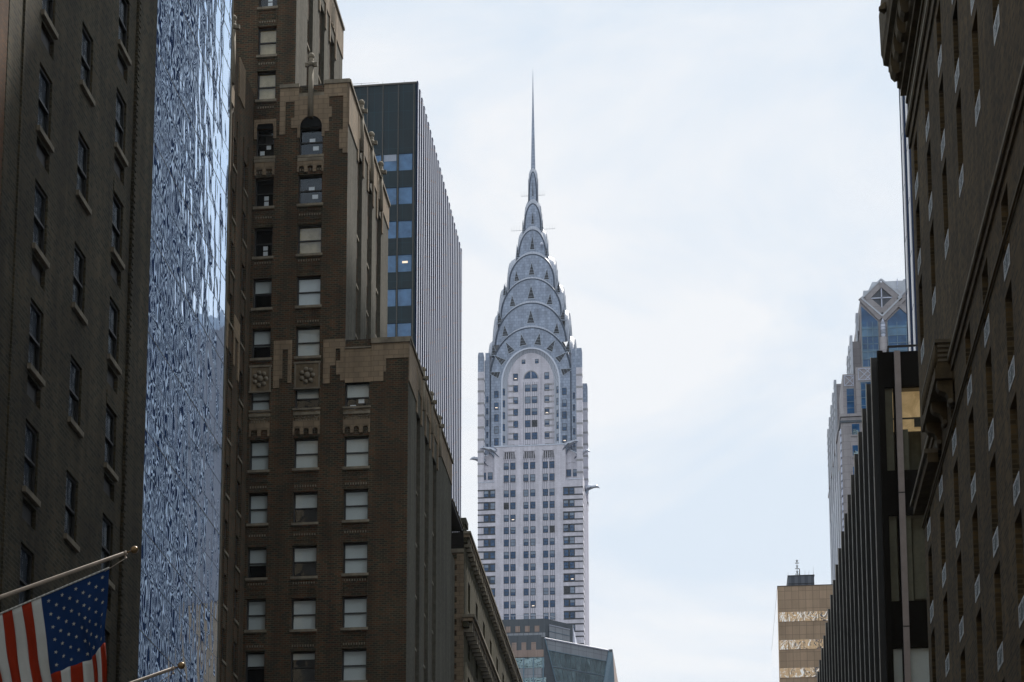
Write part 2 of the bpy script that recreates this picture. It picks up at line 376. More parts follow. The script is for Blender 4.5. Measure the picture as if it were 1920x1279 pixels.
M['mirror'] = mirror_wave()
M['mull_blue'] = plain('blue grey joint', (.10, .13, .18), .4, .4, .2, 3, False)
M['alu_dark'] = plain('bronze mullion', (.10, .095, .085), .35, .6, .2, 3, False)
def glass_tower():
    t = empty('glass_tower', (-26, 76, 0), 'mirrored blue glass tower full of wavy reflections, left of the stepped hotel', 'building')
    y0, y1, zt = 70.03, 81.8, 66.0
    f = MB(); f.box(XL - 16, XL - .12, y0 + .02, y1 - .02, 0, zt, 'roof'); f.build('core', t)
    ys = [y0 + (y1 - y0) * i / 8 for i in range(9)]
    z = 24.2 - 3.36 * 7; fl = 0
    while z < zt - 3.4:
        g = MB(); rows = [(z, z + .69), (z + .69, z + 1.98), (z + 1.98, z + 3.36)]
        for i in range(8):
            for a, b in rows:
                tx = (rnd() - .5) * .004; tz = (rnd() - .5) * .004; w_, h_ = ys[i + 1] - ys[i], b - a
                x = lambda uu, vv: XL + (uu - .5) * w_ * tx + (vv - .5) * h_ * tz
                g.poly([(x(0, 0), ys[i], a), (x(1, 0), ys[i + 1], a), (x(1, 1), ys[i + 1], b), (x(0, 1), ys[i], b)], 'mirror')
        g.build('glass_band', t); fl += 1; z += 3.36
    q = MB(); z = 24.2 - 3.36 * 7
    while z < zt - 3.4:
        for o in (0, .69, 1.98): q.box(XL - .02, XL + .008, y0, y1, z + o - (.012 if o == 0 else .005), z + o + (.012 if o == 0 else .005), 'alu_dark' if o == 0 else 'mull_blue')
        z += 3.36
    for y in ys: q.box(XL - .02, XL + .004, y - .004, y + .004, 0, zt - 2, 'mull_blue')
    q.box(XL - .1, XL + .03, y1 - .02, y1 + .05, 0, zt, 'sill'); q.build('mullion_grid', t)
glass_tower()

# ------------------------------------------------------------------ stepped brick hotel
YH = 134.4
XA, XB, XC = -27.27, -24.32, -21.18          # window columns
X0, X1, X2, X3 = -28.05, -25.40, -21.95, XL   # wing corner, tower corner, middle corner, street corner
ZL, ZM, ZT = 56.55, 73.75, 87.6
def hz(z133): return 1.7 + (z133 - 1.7) * YH / 133
def hotel():
    t = empty('brick_hotel', (-22, 146, 0), 'stepped brown brick tower with cream stone caps and white window shades', 'building')
    rowsA = [hz(z) for z in (36.24, 37.88, 41.13, 44.56, 47.95, 51.52, 55.16, 58.44, 61.81, 65.14, 68.49, 72.35, 75.4, 78.7)]; rowsA[0] = hz(34.6)
    rowsB = [hz(z) for z in (34.55, 37.83, 41.13, 44.51, 47.96, 51.51, 55.15, 58.45, 61.85, 65.17, 68.41)]
    rowsC = [hz(z) for z in (34.6, 37.85, 41.22, 44.56, 47.93, 51.44)]
    lowz = [rowsC[0] - 3.38 * k for k in range(9, 0, -1)]
    HW, HH = 1.52, 1.98
    holes = []; W = []
    for z in lowz + rowsA: holes.append((XA - .60, XA + .60, z - .1, z - .1 + HH, .28)); W.append(('A', XA, z - .1))
    for z in lowz + rowsB: holes.append((XB - HW / 2, XB + HW / 2, z - .1, z - .1 + HH, .28)); W.append(('B', XB, z - .1))
    for z in lowz + rowsC: holes.append((XC - HW / 2, XC + HW / 2, z - .1, z - .1 + HH, .28)); W.append(('C', XC, z - .1))
    f = MB()
    def solid(x, z): return z < (ZL - .5 if x > X2 else (ZM - .3 if x > X1 else ZT))
    holes = [h for h in holes]
    # the front, in three heights
    f.wall((0, YH, 0), (1, 0, 0), (0, -1, 0), X2, X3, 0, ZL - .02, [h for h in holes if h[0] > X2], 'brick_hotel')
    f.wall((0, YH, 0), (1, 0, 0), (0, -1, 0), X1, X2, 0, ZM - .02, [h for h in holes if X1 < h[0] < X2], 'brick_hotel')
    f.wall((0, YH, 0), (1, 0, 0), (0, -1, 0), X0 - 1.6, X1, 0, ZT, [h for h in holes if h[0] < X1], 'brick_hotel')
    # the sides towards the avenue: piers and recessed bays
    bays = [(138.4, 140.4), (142.8, 144.9), (147.0, 149.1)]
    def side(x, yend, za, zb, ztop):
        hs = [(a, b, za, ztop, .22) for a, b in bays]
        f.wall((x, 0, 0), (0, 1, 0), (1, 0, 0), YH, yend, za, zb, hs, 'brick_side')
        for a, b in bays:
            zz = [z - .1 for z in (lowz + rowsC + [hz(v) for v in (55.15, 58.45, 61.85, 65.17, 68.41, 72.35, 75.4, 78.7, 82.0)]) if za + .4 < z < ztop - 2.2]
            f.wall((x - .22, 0, 0), (0, 1, 0), (1, 0, 0), a + .001, b - .001, za, ztop, [((a + b) / 2 - .62, (a + b) / 2 + .62, z, z + HH, .2) for z in zz], 'brick_hotel')
            SW.extend((x - .22, (a + b) / 2, z) for z in zz)
    SW = []
    side(X3, 158.0, 0, ZL, 53.3); side(X2, 152.6, ZL - 1.2, ZM, 71.2); side(X1, 152.6, ZM - 1.2, ZT, 84.6)
    # roofs and backs
    f.poly([(X2, YH, ZL - .9), (X3, YH, ZL - .9), (X3, 158, ZL - .9), (X2, 158, ZL - .9)], 'roof')
    f.poly([(X1, YH, ZM - .9), (X2, YH, ZM - .9), (X2, 152.6, ZM - .9), (X1, 152.6, ZM - .9)], 'roof')
    f.poly([(-40, YH, ZT - .01), (X1, YH, ZT - .01), (X1, 152.6, ZT - .01), (-40, 152.6, ZT - .01)], 'roof')
    f.poly([(X3, 158, 0), (-40, 158, 0), (-40, 158, ZL), (X3, 158, ZL)], 'brick_hotel')
    f.poly([(X2, 152.6, ZL - 1), (-40, 152.6, ZL - 1), (-40, 152.6, ZM), (X2, 152.6, ZM)], 'brick_hotel')
    f.poly([(X1, 152.6, ZM - 1), (-40, 152.6, ZM - 1), (-40, 152.6, ZT), (X1, 152.6, ZT)], 'brick_hotel')
    # parapet upstand behind the front
    f.box(X2, X3 - .01, YH + .01, YH + .35, ZL - .9, ZL - .05, 'brick_hotel'); f.box(X1, X2 - .01, YH + .01, YH + .35, ZM - .9, ZM - .8, 'brick_hotel')
    f.build('wall', t)
    # left wing reaching towards the camera
    g = MB(); ww = []
    wb = [(128.3, 129.35), (131.5, 132.75)]
    zz = [z - .1 for z in lowz + rowsA[:-3]]
    hs = [(a, b, z, z + HH, .2) for a, b in wb for z in zz if z < 68]
    g.wall((X0, 0, 0), (0, 1, 0), (1, 0, 0), 118, YH - .01, 0, 73.4, hs, 'brick_hotel')
    g.poly([(X0 - 12, 118, 0), (X0, 118, 0), (X0, 118, 73.4), (X0 - 12, 118, 73.4)], 'brick_hotel')
    g.poly([(X0 - 12, 118, 73.0), (X0, 118, 73.0), (X0, YH - .01, 73.0), (X0 - 12, YH - .01, 73.0)], 'roof')
    for a, b in wb:                                            # thin corbelled brick edges beside each bay
        for y in (a - .12, b + .04): g.box(X0 + .002, X0 + .07, y, y + .08, 0, 69, 'brick_hotel')
    g.build('wing_wall', t)
    for a, b in wb:
        for z in zz:
            if 15 < z < 68: SW.append((X0, (a + b) / 2, z))
    # windows
    A = [sash('window', 1.20, HH, v) for v in (1.0,)] + [sash('window', 1.20, HH, .42), sash('window', 1.20, HH, .55), sash('window', 1.20, HH, .98, mat_blind='curtain'), sash('window', 1.20, HH, 0, papers=3), sash('window', 1.20, HH, 0, papers=2)]
    B = [sash('window', HW, HH, 1.0), sash('window', HW, HH, .48), sash('window', HW, HH, 0), sash('window', HW, HH, 0, papers=1, lower=0), sash('window', HW, HH, 1.0, mat_blind='curtain'), sash('window', HW, HH, .45, papers=2), sash('window', HW, HH, .2)]
    vA = {0: 1, 1: 0, 2: 2, 3: 0, 4: 0, 5: 0, 6: 2, 7: 1, 8: 4, 9: 4, 10: 5, 11: 3, 12: 3, 13: 4}
    vB = {0: 6, 1: 0, 2: 1, 3: 1, 4: 0, 5: 1, 6: 0, 7: 0, 8: 4, 9: 3, 10: 3}
    vC = {0: 0, 1: 0, 2: 0, 3: 0, 4: 0, 5: 5}
    cnt = {'A': 0, 'B': 0, 'C': 0}
    for c, x, z in W:
        i = cnt[c] - 9; cnt[c] += 1
        if z < 26: continue
        p = {'A': A, 'B': B, 'C': B}[c][{'A': vA, 'B': vB, 'C': vC}[c].get(i, 0)]
        dup(p, t, (x, YH, z))
    ps = [sash('window', 1.24, HH, 1.0, depth=.16), sash('window', 1.24, HH, .5, depth=.16)]
    pw = [sash('window', 1.05, HH, .6, depth=.12), sash('window', 1.05, HH, 0, depth=.12)]
    for n, (x, y, z) in enumerate(SW):
        if z < 26: continue
        dup((pw if x < -27 else ps)[(n * 5 + n // 3) % 2], t, (x, y, z), R(90))
    # spandrel panels of patterned brick, hung between window sills and heads
    for nm, x, hw, rows in (('A', XA, .62, rowsA), ('B', XB, .78, rowsB), ('C', XC, .78, rowsC)):
        for i, z in enumerate(rows[:-1]):
            za, zb = z - .1 + HH, rows[i + 1] - .28
            if zb - za < .5: continue
            q = MB(); q.box(x - hw, x - hw + .06, YH - .05, YH - .002, za, zb, 'brick_hotel'); q.box(x + hw - .06, x + hw, YH - .05, YH - .002, za, zb, 'brick_hotel')
            h = zb - za
            for r in range(3):
                zr = za + h * (.22 + .27 * r)
                n = int(2 * hw / .16)
                for j in range(n):
                    q.box(x - hw + .1 + j * .16, x - hw + .17 + j * .16, YH - .045, YH - .002, zr, zr + .12, 'brick_hotel' if (i + r) % 3 else 'sill')
            q.box(x - hw - .05, x + hw + .05, YH - .10, YH - .002, zb - .06, zb - .004, 'brick_hotel')
            q.build('brick_spandrel', t)
    # corbelled little arches, cream, under one floor
    def arches(x, hw, z0, n, carved):
        q = MB(); q.box(x - hw, x + hw, YH - .10, YH - .003, z0 + .45, z0 + .95, 'terra')
        p = 2 * hw / n
        for j in range(n + 1):
            cx = x - hw + j * p; q.box(max(cx - .11, x - hw), min(cx + .11, x + hw), YH - .14, YH - .003, z0 + .05, z0 + .448, 'terra')
        for j in range(n):
            cx = x - hw + (j + .5) * p; r = p / 2 - .1
            for s_ in range(6):
                a0, a1 = math.pi * s_ / 6, math.pi * (s_ + 1) / 6
                q.prism([(cx + r * math.cos(a0), YH - .12, z0 + .3 + r * math.sin(a0)), (cx + (r + .13) * math.cos(a0), YH - .12, z0 + .3 + (r + .13) * math.sin(a0)), (cx + (r + .13) * math.cos(a1), YH - .12, z0 + .3 + (r + .13) * math.sin(a1)), (cx + r * math.cos(a1), YH - .12, z0 + .3 + r * math.sin(a1))],
                        [(cx + r * math.cos(a0), YH - .02, z0 + .3 + r * math.sin(a0)), (cx + (r + .13) * math.cos(a0), YH - .02, z0 + .3 + (r + .13) * math.sin(a0)), (cx + (r + .13) * math.cos(a1), YH - .02, z0 + .3 + (r + .13) * math.sin(a1)), (cx + r * math.cos(a1), YH - .02, z0 + .3 + r * math.sin(a1))], 'terra_plain')
        q.build('corbel_arches', t)
        if carved:
            q = MB(); q.box(x - hw, x + hw, YH - .04, YH - .003, z0 + 1.0, z0 + 1.62, 'terra_plain')
            q.box(x - hw - .03, x + hw + .03, YH - .13, YH - .003, z0 + 1.64, z0 + 1.76, 'sill')
            n2 = 4
            for j in range(n2):
                cx = x - hw + (j + .5) * 2 * hw / n2; r = .15
                for s_ in range(8):
                    a0, a1 = math.pi * s_ / 4, math.pi * (s_ + 1) / 4
                    q.tube((cx + r * math.cos(a0), YH - .06, z0 + 1.31 + r * math.sin(a0) * 1.3), (cx + r * math.cos(a1), YH - .06, z0 + 1.31 + r * math.sin(a1) * 1.3), .035, .035, 'sill', 5)
            q.build('carved_frieze', t)
    zc = rowsC[4] + HH + .02
    arches(XC, .84, zc, 3, True); arches(XB, .84, rowsB[4] + HH + .02, 3, True); arches(XA, .64, rowsA[5 - 1] + HH + .02, 2, True)
    arches(XB, .84, rowsB[9] + HH - .02, 3, False); arches(XA, .64, rowsA[9] + HH - .04, 2, False)
    # carved panels below row 6
    for x, hw, z in ((XB, .80, 53.55), (XA, .66, 53.45)):
        q = MB(); q.box(x - hw, x + hw, YH - .05, YH - .003, z, z + 1.55, 'terra_plain'); q.box(x - hw - .04, x + hw + .04, YH - .15, YH - .003, z - .12, z - .004, 'sill'); q.box(x - hw - .04, x + hw + .04, YH - .12, YH - .003, z + 1.56, z + 1.68, 'sill')
        for a in (-hw, hw - .09): q.box(x + a, x + a + .09, YH - .11, YH - .051, z, z + 1.55, 'sill')
        for j in range(7):
            a = 2 * math.pi * j / 7; q.ball((x + .36 * math.cos(a), YH - .07, z + .78 + .42 * math.sin(a)), .15, 'sill', 8, (1, .7, 1.2))
        q.ball((x, YH - .08, z + .78), .2, 'sill', 8, (1, .7, 1.3)); q.build('carved_panel', t)
    # cream quoins and caps: boxes standing 6 cm proud
    def caps(name, boxes, mat='terra', d=.07):
        q = MB()
        for i, (a, b, c, e) in enumerate(boxes): q.box(a, b, YH - d - .002 * (i % 3), YH - .004, c, e, mat)
        q.build(name, t)
    caps('stone_cap', [(-20.30, X3, 55.20, 56.20), (-20.30, -19.55, 53.75, 55.198), (-19.548, -19.40, 54.35, 55.198)])
    q = MB(); q.box(-20.32, X3 + .10, YH - .16, YH + .6, 56.21, 56.55, 'sill'); q.box(-20.32, X3 + .05, YH + .61, YH + 2.4, 56.21, 56.5, 'sill'); q.build('coping', t)
    caps('terrace_panel', [(X2, -20.302, 53.75, 55.95)], d=.03)
    q = MB(); q.box(X2, -20.33, YH - .1, YH + .3, 55.96, 56.05, 'sill'); q.build('coping', t)
    caps('quoin', [(-23.32, X2 - .0, 56.0, 56.62), (-23.32, -22.9, 53.75, 55.998), (-22.898, -22.55, 54.9, 55.998), (-22.25, -21.96, 53.9, 55.998), (-22.5, -22.252, 54.3, 55.2)])
    caps('quoin', [(-26.45, -25.3, 56.1, 56.7), (-26.45, -26.08, 53.6, 56.098), (-26.078, -25.9, 54.2, 56.098), (-25.55, -25.3, 53.9, 56.098)])
    # middle block: cream crown with arched panel
    caps('stone_cap', [(-23.50, X2, 72.9, 73.75), (-23.50, -23.18, 70.55, 72.898), (-23.178, -23.0, 71.5, 72.2), (-22.28, X2, 69.0, 72.898), (-22.5, -22.282, 69.3, 70.6)])
    caps('stone_cap', [(-26.35, -25.13, 72.7, 73.65), (-26.35, -25.98, 70.5, 72.698), (-25.60, -25.13, 70.9, 71.6), (-25.4, -25.13, 71.61, 72.698)])
    q = MB(); q.box(-23.52, X2 + .09, YH - .14, YH + .5, 73.76, 74.02, 'sill'); q.box(-26.37, -25.11, YH - .14, YH + .5, 73.66, 73.9, 'sill'); q.build('coping', t)
    for x, zb, zt_, hw in ((XB, rowsB[10] - .1, 73.0, .82), (XA, rowsA[10] - .1, 71.6, .66)):
        q = MB(); zs = zb + 1.95; r = hw - .12                 # arch head: spandrels around a half circle
        k = 10; pts = [(x + r * math.cos(math.pi * j / k), zs + r * 1.0 * math.sin(math.pi * j / k)) for j in range(k + 1)]
        for j in range(k):
            (xa, za), (xb, zb2) = pts[j], pts[j + 1]
            q.prism([(xa, YH - .1, za), (xb, YH - .1, zb2), (xb, YH - .1, zt_), (xa, YH - .1, zt_)][::-1], [(xa, YH - .004, za), (xb, YH - .004, zb2), (xb, YH - .004, zt_), (xa, YH - .004, zt_)][::-1], 'terra')
        q.box(x - hw - .05, x - r, YH - .1, YH - .004, zb + 1.2, zt_, 'terra'); q.box(x + r, x + hw + .05, YH - .1, YH - .004, zb + 1.2, zt_, 'terra'); q.box(x - hw - .05, x + hw + .05, YH - .102, YH - .05, zt_ - .3, zt_ + .001, 'terra')
        q.build('arched_hood', t)
        q = MB(); q.box(x - r, x + r, YH - .02, YH - .004, zs - .05, zs + r, 'room'); q.build('arch_head', t); q = MB(); q.box(x - hw, x + hw, YH - .12, YH - .003, zb - .42, zb - .2, 'sill'); q.build('sill', t)
    q = MB(); q.box(XB - .83, XB + .83, YH - .05, YH - .003, 73.01, 73.25, 'sill'); q.build('coping', t)
    q = MB()
    for j in range(18): x = -25.1 + j * .095; q.box(x, x + .02, YH + .1, YH + .12, 73.26, 73.80, 'iron')
    q.box(-25.12, -23.5, YH + .09, YH + .13, 73.8, 73.84, 'iron')
    for j in range(14): x = -21.9 + j * .115; q.box(x, x + .02, YH + .1, YH + .12, 56.05, 56.55, 'iron')
    q.box(-21.92, -20.33, YH + .09, YH + .13, 56.55, 56.59, 'iron'); q.build('railing', t)
    # sides: cream parapets with grooves
    def side_cap(x, y1, z0, z1):
        q = MB(); q.box(x + .003, x + .06, YH, YH + 3.9, z0 - .9, z1, 'terra'); q.box(x + .003, x + .06, YH + 3.9, y1, z0 + .2, z1, 'terra')
        for a, b in bays:
            q.box(x + .003, x + .09, a - .35, a - .003, z0 - 1.6, z1 - .3, 'terra'); q.box(x + .003, x + .09, b + .003, b + .35, z0 - 1.6, z1 - .3, 'terra')
            for j in range(3): q.box(x + .061, x + .10, a + .35 + j * .5, a + .5 + j * .5, z0 + .3, z1 - .5, 'sill')
        q.box(x + .003, x + .16, YH - .05, y1, z1 + .002, z1 + .2, 'sill'); q.build('side_parapet', t)
    side_cap(X3, 158, 54.6, 56.4); side_cap(X2, 152.6, 71.9, 73.8)
    side_cap(X1, 152.6, 85.2, ZT + .02)
    def finial(x, y, z0, z1, s=.28):
        q = MB(); q.tube((x, y, z0), (x, y, z1 - .95), s * .8, s * .7, 'sill', 8); q.ball((x, y, z1 - .75), s * 1.2, 'sill', 8, (1, 1, .8)); q.tube((x, y, z1 - .75), (x, y, z1 - .3), s * .75, s * .7, 'sill', 8)
        q.ball((x, y, z1 - .2), s * .95, 'sill', 10, (1, 1, 1.1)); q.box(x - s * 1.7, x - s * .6, y - s * .4, y + s * .4, z1 - .9, z1 - .65, 'sill'); q.box(x + s * .6, x + s * 1.7, y - s * .4, y + s * .4, z1 - .9, z1 - .65, 'sill')
        q.build('finial', t)
    finial(XB - .04, YH - .12, 71.5, 75.9, .23); 
    for y in (139.3, 143.8, 148.2): finial(X2 + .06, y, 71.5, 75.1, .24)
    for y in (145.4, 150.0, 141): finial(X3 + .08, y, 54.2, 57.15, .2)
    finial(X0 + .06, 127.5, 70.5, 75.0, .24)
    # wing: cream patches
    q = MB()
    for a, b, c, e in ((118, 128.25, 72.2, 73.6), (129.6, 131.3, 70.8, 73.4), (126.6, 126.95, 69.8, 72.198), (118, 128.2, 55.4, 56.5), (127.5, 127.95, 53.7, 55.398), (129.6, 131.3, 55.3, 56.6), (129.6, 129.95, 53.4, 55.298), (130.95, 131.3, 52.9, 55.298), (127.0, 128.2, 69.3, 70.4)):
        q = MB(); q.box(X0 + .003, X0 + .09, a, b, c, e, 'terra'); q.build('quoin', t)
hotel()

# ------------------------------------------------------------------ shed roof slab and the old stone building beyond the hotel
def classical():
    t = empty('roof_shed', (-20, 162, 0), 'dark flat roof slab projecting between the brick hotel and the corniced stone building', 'roof shed')
    q = MB(); q.box(-30, XL + .05, 158.05, 165.0, 53.55, 53.72, 'iron'); q.build('roof_slab', t)
    q = MB(); q.box(-30, XL - .6, 158.05, 165.6, 0, 51.5, 'brick_side'); q.box(-30, -18.9, 158.06, 165.6, 51.5, 53.54, 'room'); q.build('wall', t)
    q = MB(); q.box(XL - .02, XL + .12, 158.05, 165.05, 53.73, 53.85, 'sill'); q.build('edge_trim', t)
    t = empty('corniced_building', (-24, 190, 0), 'tan stone building with long bracketed cornices, right of and below the stepped brick hotel', 'building')
    ya, yb = 166.2, 216.0; zt = 54.0
    bays = [169.4 + 5.75 * k for k in range(8)]
    rows = [51.0 - 3.7 * k for k in range(13)]
    hs = []
    for y in bays:
        hs += [(y, y + 1.5, z - 2.3, z, .35) for z in rows if z > 8]
    M['speckled'] = plain('speckled tan stone', (.070, .064, .036), .9, 0, .6, 7.0, True, .2, .6)
    q = MB(); q.wall((XL, 0, 0), (0, 1, 0), (1, 0, 0), ya, yb, 0, zt, hs, 'speckled', back='room')
    fh = [(-19.0, -18.75, z - 2.3, z, .2) for z in rows if z > 8]
    q.wall((0, ya, 0), (1, 0, 0), (0, -1, 0), -30, XL, 0, zt - 1.6, [], 'brick_hotel')
    q.poly([(XL, yb, 0), (-30, yb, 0), (-30, yb, zt), (XL, yb, zt)], 'speckled'); q.poly([(-30, ya, zt - .1), (XL, ya, zt - .1), (XL, yb, zt - .1), (-30, yb, zt - .1)], 'roof')
    q.build('wall', t)
    q = MB()
    for k in range(40):
        z = 52.2 - k * .42; wd = .75 if k % 2 else .5
        q.box(XL - wd, XL + .03, ya - .05, ya + .02, z - .41, z, 'terra')
    q.box(-19.5, XL + .04, ya - .06, ya + .03, 52.3, 52.6, 'sill'); q.build('quoin', t)
    def cornice(z, ya_, yb_, proj, th):
        q = MB(); q.box(XL + .003, XL + proj * .5, ya_, yb_, z - th, z - th * .55, 'speckled'); q.box(XL + .003, XL + proj * .8, ya_ - .1, yb_, z - th * .549, z - th * .25, 'terra'); q.box(XL + .003, XL + proj, ya_ - .2, yb_ + .2, z - th * .249, z, 'sill')
        q.build('cornice', t)
        k = ya_ + .4
        while k < yb_: q = MB(); q.box(XL + .003, XL + proj * .75, k, k + .30, z - th * 1.35, z - th * .56, 'sill'); q.build('cornice_bracket', t); k += 1.2
    cornice(53.9, ya, yb, .55, .8); cornice(47.4, ya - .3, 196, .9, .9)
    q = MB(); q.box(XL - .35, XL - .003, ya, yb, zt, zt + .7, 'speckled')
    M['tile'] = plain('red roof tile', (.32, .12, .06), .8, 0, .3, 3)
    k = ya + .6
    while k < yb - 1: q.box(XL - .5, XL + .12, k, k + 1.6, zt + .71, zt + 1.2, 'brick_side' if k < 200 else 'tile'); k += 5.75
    q.build('parapet', t)
    q = MB()
    for z in (50.0, 43.2, 36.5): q.box(-19.3, -18.98, ya - .03, ya - .004, z - 1.9, z, 'frame_dark')
    q.box(-19.3, -18.95, ya - .06, ya - .031, 43.3, 44.2, 'sill'); q.box(-19.25, -19.0, ya - .07, ya - .061, 43.38, 44.12, 'room'); q.build('window', t)
classical()

# ------------------------------------------------------------------ black slab tower with pale fins
M['black_panel'] = ashlar('dark spandrel panel', (.005, .024, .034), 1.75, 2.4, .08, 1.9, .03, .6, .15, offset=0)
M['blue_glass'] = glassy('blue reflective window glass', (.08, .19, .36), .05, .02, .35, .6, 1.45, 0, .3)
M['fin_white'] = plain('pale aluminium fin', (.54, .58, .70), .55, 0, .05, 3, False)
M['pinkish'] = plain('rust stained aluminium', (.62, .40, .30), .6, 0, .2, 3, False)
M['fin_dark'] = plain('dark steel fin', (.004, .022, .075), .7, 0, .2, 3, False, .1)
M['lamp'] = MT('lit ceiling lamp').m
M['lamp'].node_tree.nodes['Principled BSDF'].inputs['Emission Color'].default_value = (1, .72, .42, 1); M['lamp'].node_tree.nodes['Principled BSDF'].inputs['Emission Strength'].default_value = .9
def black_tower():
    t = empty('office_tower', (-45, 280, 0), 'black tower with close white vertical fins behind the stepped brick tower', 'building')
    XW, Y0, Y1, ZT = -33.45, 255.0, 303.4, 138.0
    bw = 1.87; fl = 4.27
    rows = [126.75 - fl * k for k in range(16)]
    hs = []; ws = []
    for i in range(8):
        xa = XW - .35 - bw * (i + 1) + .18; xb = xa + bw - .36 + .1
        for k, z in enumerate(rows): hs.append((xa, xb, z, z + 2.15, .12)); ws.append((xa, xb, z, i, k))
    q = MB(); q.wall((0, Y0, 0), (1, 0, 0), (0, -1, 0), XW - 26, XW, 0, ZT - .15, hs, 'black_panel')
    q.poly([(XW, Y0, 0), (XW, Y1, 0), (XW, Y1, ZT), (XW, Y0, ZT)], 'fin_dark'); q.poly([(XW - 26, Y0, ZT - .2), (XW, Y0, ZT - .2), (XW, Y1, ZT - .2), (XW - 26, Y1, ZT - .2)], 'roof'); q.poly([(XW, Y1, 0), (XW - 26, Y1, 0), (XW - 26, Y1, ZT), (XW, Y1, ZT)], 'black_panel')
    q.build('wall', t)
    q = MB(); q.box(XW - 26, XW + .02, Y0 - .12, Y0 - .003, ZT - .2, ZT, 'alu_dark'); q.box(XW + .003, XW + .05, Y0, Y1, ZT - .15, ZT + .02, 'alu_dark')
    for k in range(5): x = XW - 1.5 - k * 2.6; q.tube((x, Y0 + .3, ZT), (x, Y0 + .3, ZT + .45), .03, .03, 'grille', 5)
    q.tube((XW - 14, Y0 + .3, ZT + .42), (XW - 4.5, Y0 + .3, ZT + .42), .03, .03, 'grille', 5); q.build('roof_rail', t)
    q = MB()
    for i in range(9): x = XW - .27 - bw * i; q.box(x - .05, x + .05, Y0 - .10, Y0 - .004, 30, ZT - .21, 'alu_dark')
    q.build('mullion_grid', t)
    for xa, xb, z, i, k in ws:
        if k > 12: continue
        q = MB(); q.poly([(xa, Y0 + .10, z), (xb, Y0 + .10 + (rnd() - .5) * .02, z), (xb, Y0 + .10, z + 2.15), (xa, Y0 + .10, z + 2.15)], 'blue_glass')
        if rnd() < .12: zz = z + 2.15 - .3 - rnd() * .6; q.box(xa + .05, xb - .05, Y0 + .07, Y0 + .09, zz, z + 2.12, 'glass_blind')
        if (i, k) == (0, 3): q.box(xa + .5, xa + 1.15, Y0 + .06, Y0 + .065, z + 1.1, z + 1.35, 'lamp')
        q.build('window', t)
    n = 24
    for i in range(n):
        y = Y0 + .25 + 2.09 * i
        q = MB(); q.box(XW + .003, XW + .165, y, y + .90, 20, ZT + .25, 'fin_dark'); q.box(XW + .166, XW + .180, y + .03, y + .87, 20, ZT - .02, 'fin_white')
        for k in range(28): z = 20.6 + k * 4.27 + (i % 3) * .9; q.box(XW + .181, XW + .195, y + .65, y + .86, z, z + .22, 'pinkish')
        q.build('fin', t)
M['glass_blind'] = plain('window with drawn blind', (.34, .40, .50), .3, 0, .15, 1.5, False, .7)
black_tower()

# ------------------------------------------------------------------ silver spire tower
M['stone'] = ashlar('pale glazed brick', (.67, .66, .74), .9, .5, .05, .88, .03, .7, .16)
M['stone_grey'] = ashlar('grey brick', (.36, .36, .38), .6, .3, .08, .8, .02, .8, .15)
M['stone_dark'] = plain('black brick band', (.045, .05, .06), .6, 0, .25, 2.0, False)
M['stone_strip'] = striped('fluted spandrel', (.64, .63, .70), (.27, .28, .34), .47, .66)
M['steel'] = ashlar('nickel steel cladding', (.285, .34, .44), .95, .8, .14, .62, .04, .42, .2, .6)
M['steel_tri'] = plain('brushed steel dormer edge', (.33, .38, .46), .5, .5, .15, 3, False)
M['steel_rim_shade'] = plain('steel rim with painted shadow', (.055, .075, .11), .6, .1, .2, 3, False, .2)  # shadow lines along the crown arches put into the rim's dark colour
M['steel_seam'] = striped('standing seam steel', (.42, .46, .54), (.22, .26, .33), .42, .8, .4)
M['steel_bright'] = plain('polished steel trim', (.46, .50, .58), .35, .8, .12, 3, False)
M['win_blue'] = glassy('blue window', (.032, .085, .18), .12, .01, .5, .4, 1.45, 0, .4)
M['win_pale'] = glassy('window with pale blind', (.19, .25, .34), .2, .01, .5, .5, 1.45, 0, .25)
M['win_grey'] = glassy('window with open dark shade', (.035, .042, .052), .4, 0, .5, .3, 1.45, 0, .3)
XM, YM = -45.2, 590.6
def far_windows():
    P = []
    def mk(w, h, v):
        q = MB(); a = w / 2; f = .09
        q.box(-a, a, .001, .05, 0, f, 'frame_dark'); q.box(-a, a, .001, .05, h - f, h, 'frame_dark'); q.box(-a, -a + f, .001, .05, f, h - f, 'frame_dark'); q.box(a - f, a, .001, .05, f, h - f, 'frame_dark')
        q.box(-a + f, a - f, .0, .05, h * .48, h * .48 + .07, 'frame_dark')
        up, lo = {0: ('win_blue', 'win_blue'), 1: ('win_pale', 'win_blue'), 2: ('win_pale', 'win_pale'), 3: ('win_grey', 'win_grey'), 4: ('win_blue', 'win_blue'), 5: ('win_pale', 'win_blue')}[v]
        q.poly([(-a + f, .04, f), (a - f, .04, f), (a - f, .04, h * .48), (-a + f, .04, h * .48)], lo); q.poly([(-a + f, .04, h * .48), (a - f, .04, h * .48), (a - f, .04, h - f), (-a + f, .04, h - f)], up)
        if v == 4: q.box(-.3, .35, .02, .03, h * .22, h * .22 + .22, 'lamp')
        if v == 5: q.box(-a + f, a - f, .02, .03, h * .3, h * .36, 'win_pale')
        o = q.build('window'); protos.append(o); return o
    return mk
mkw = far_windows()
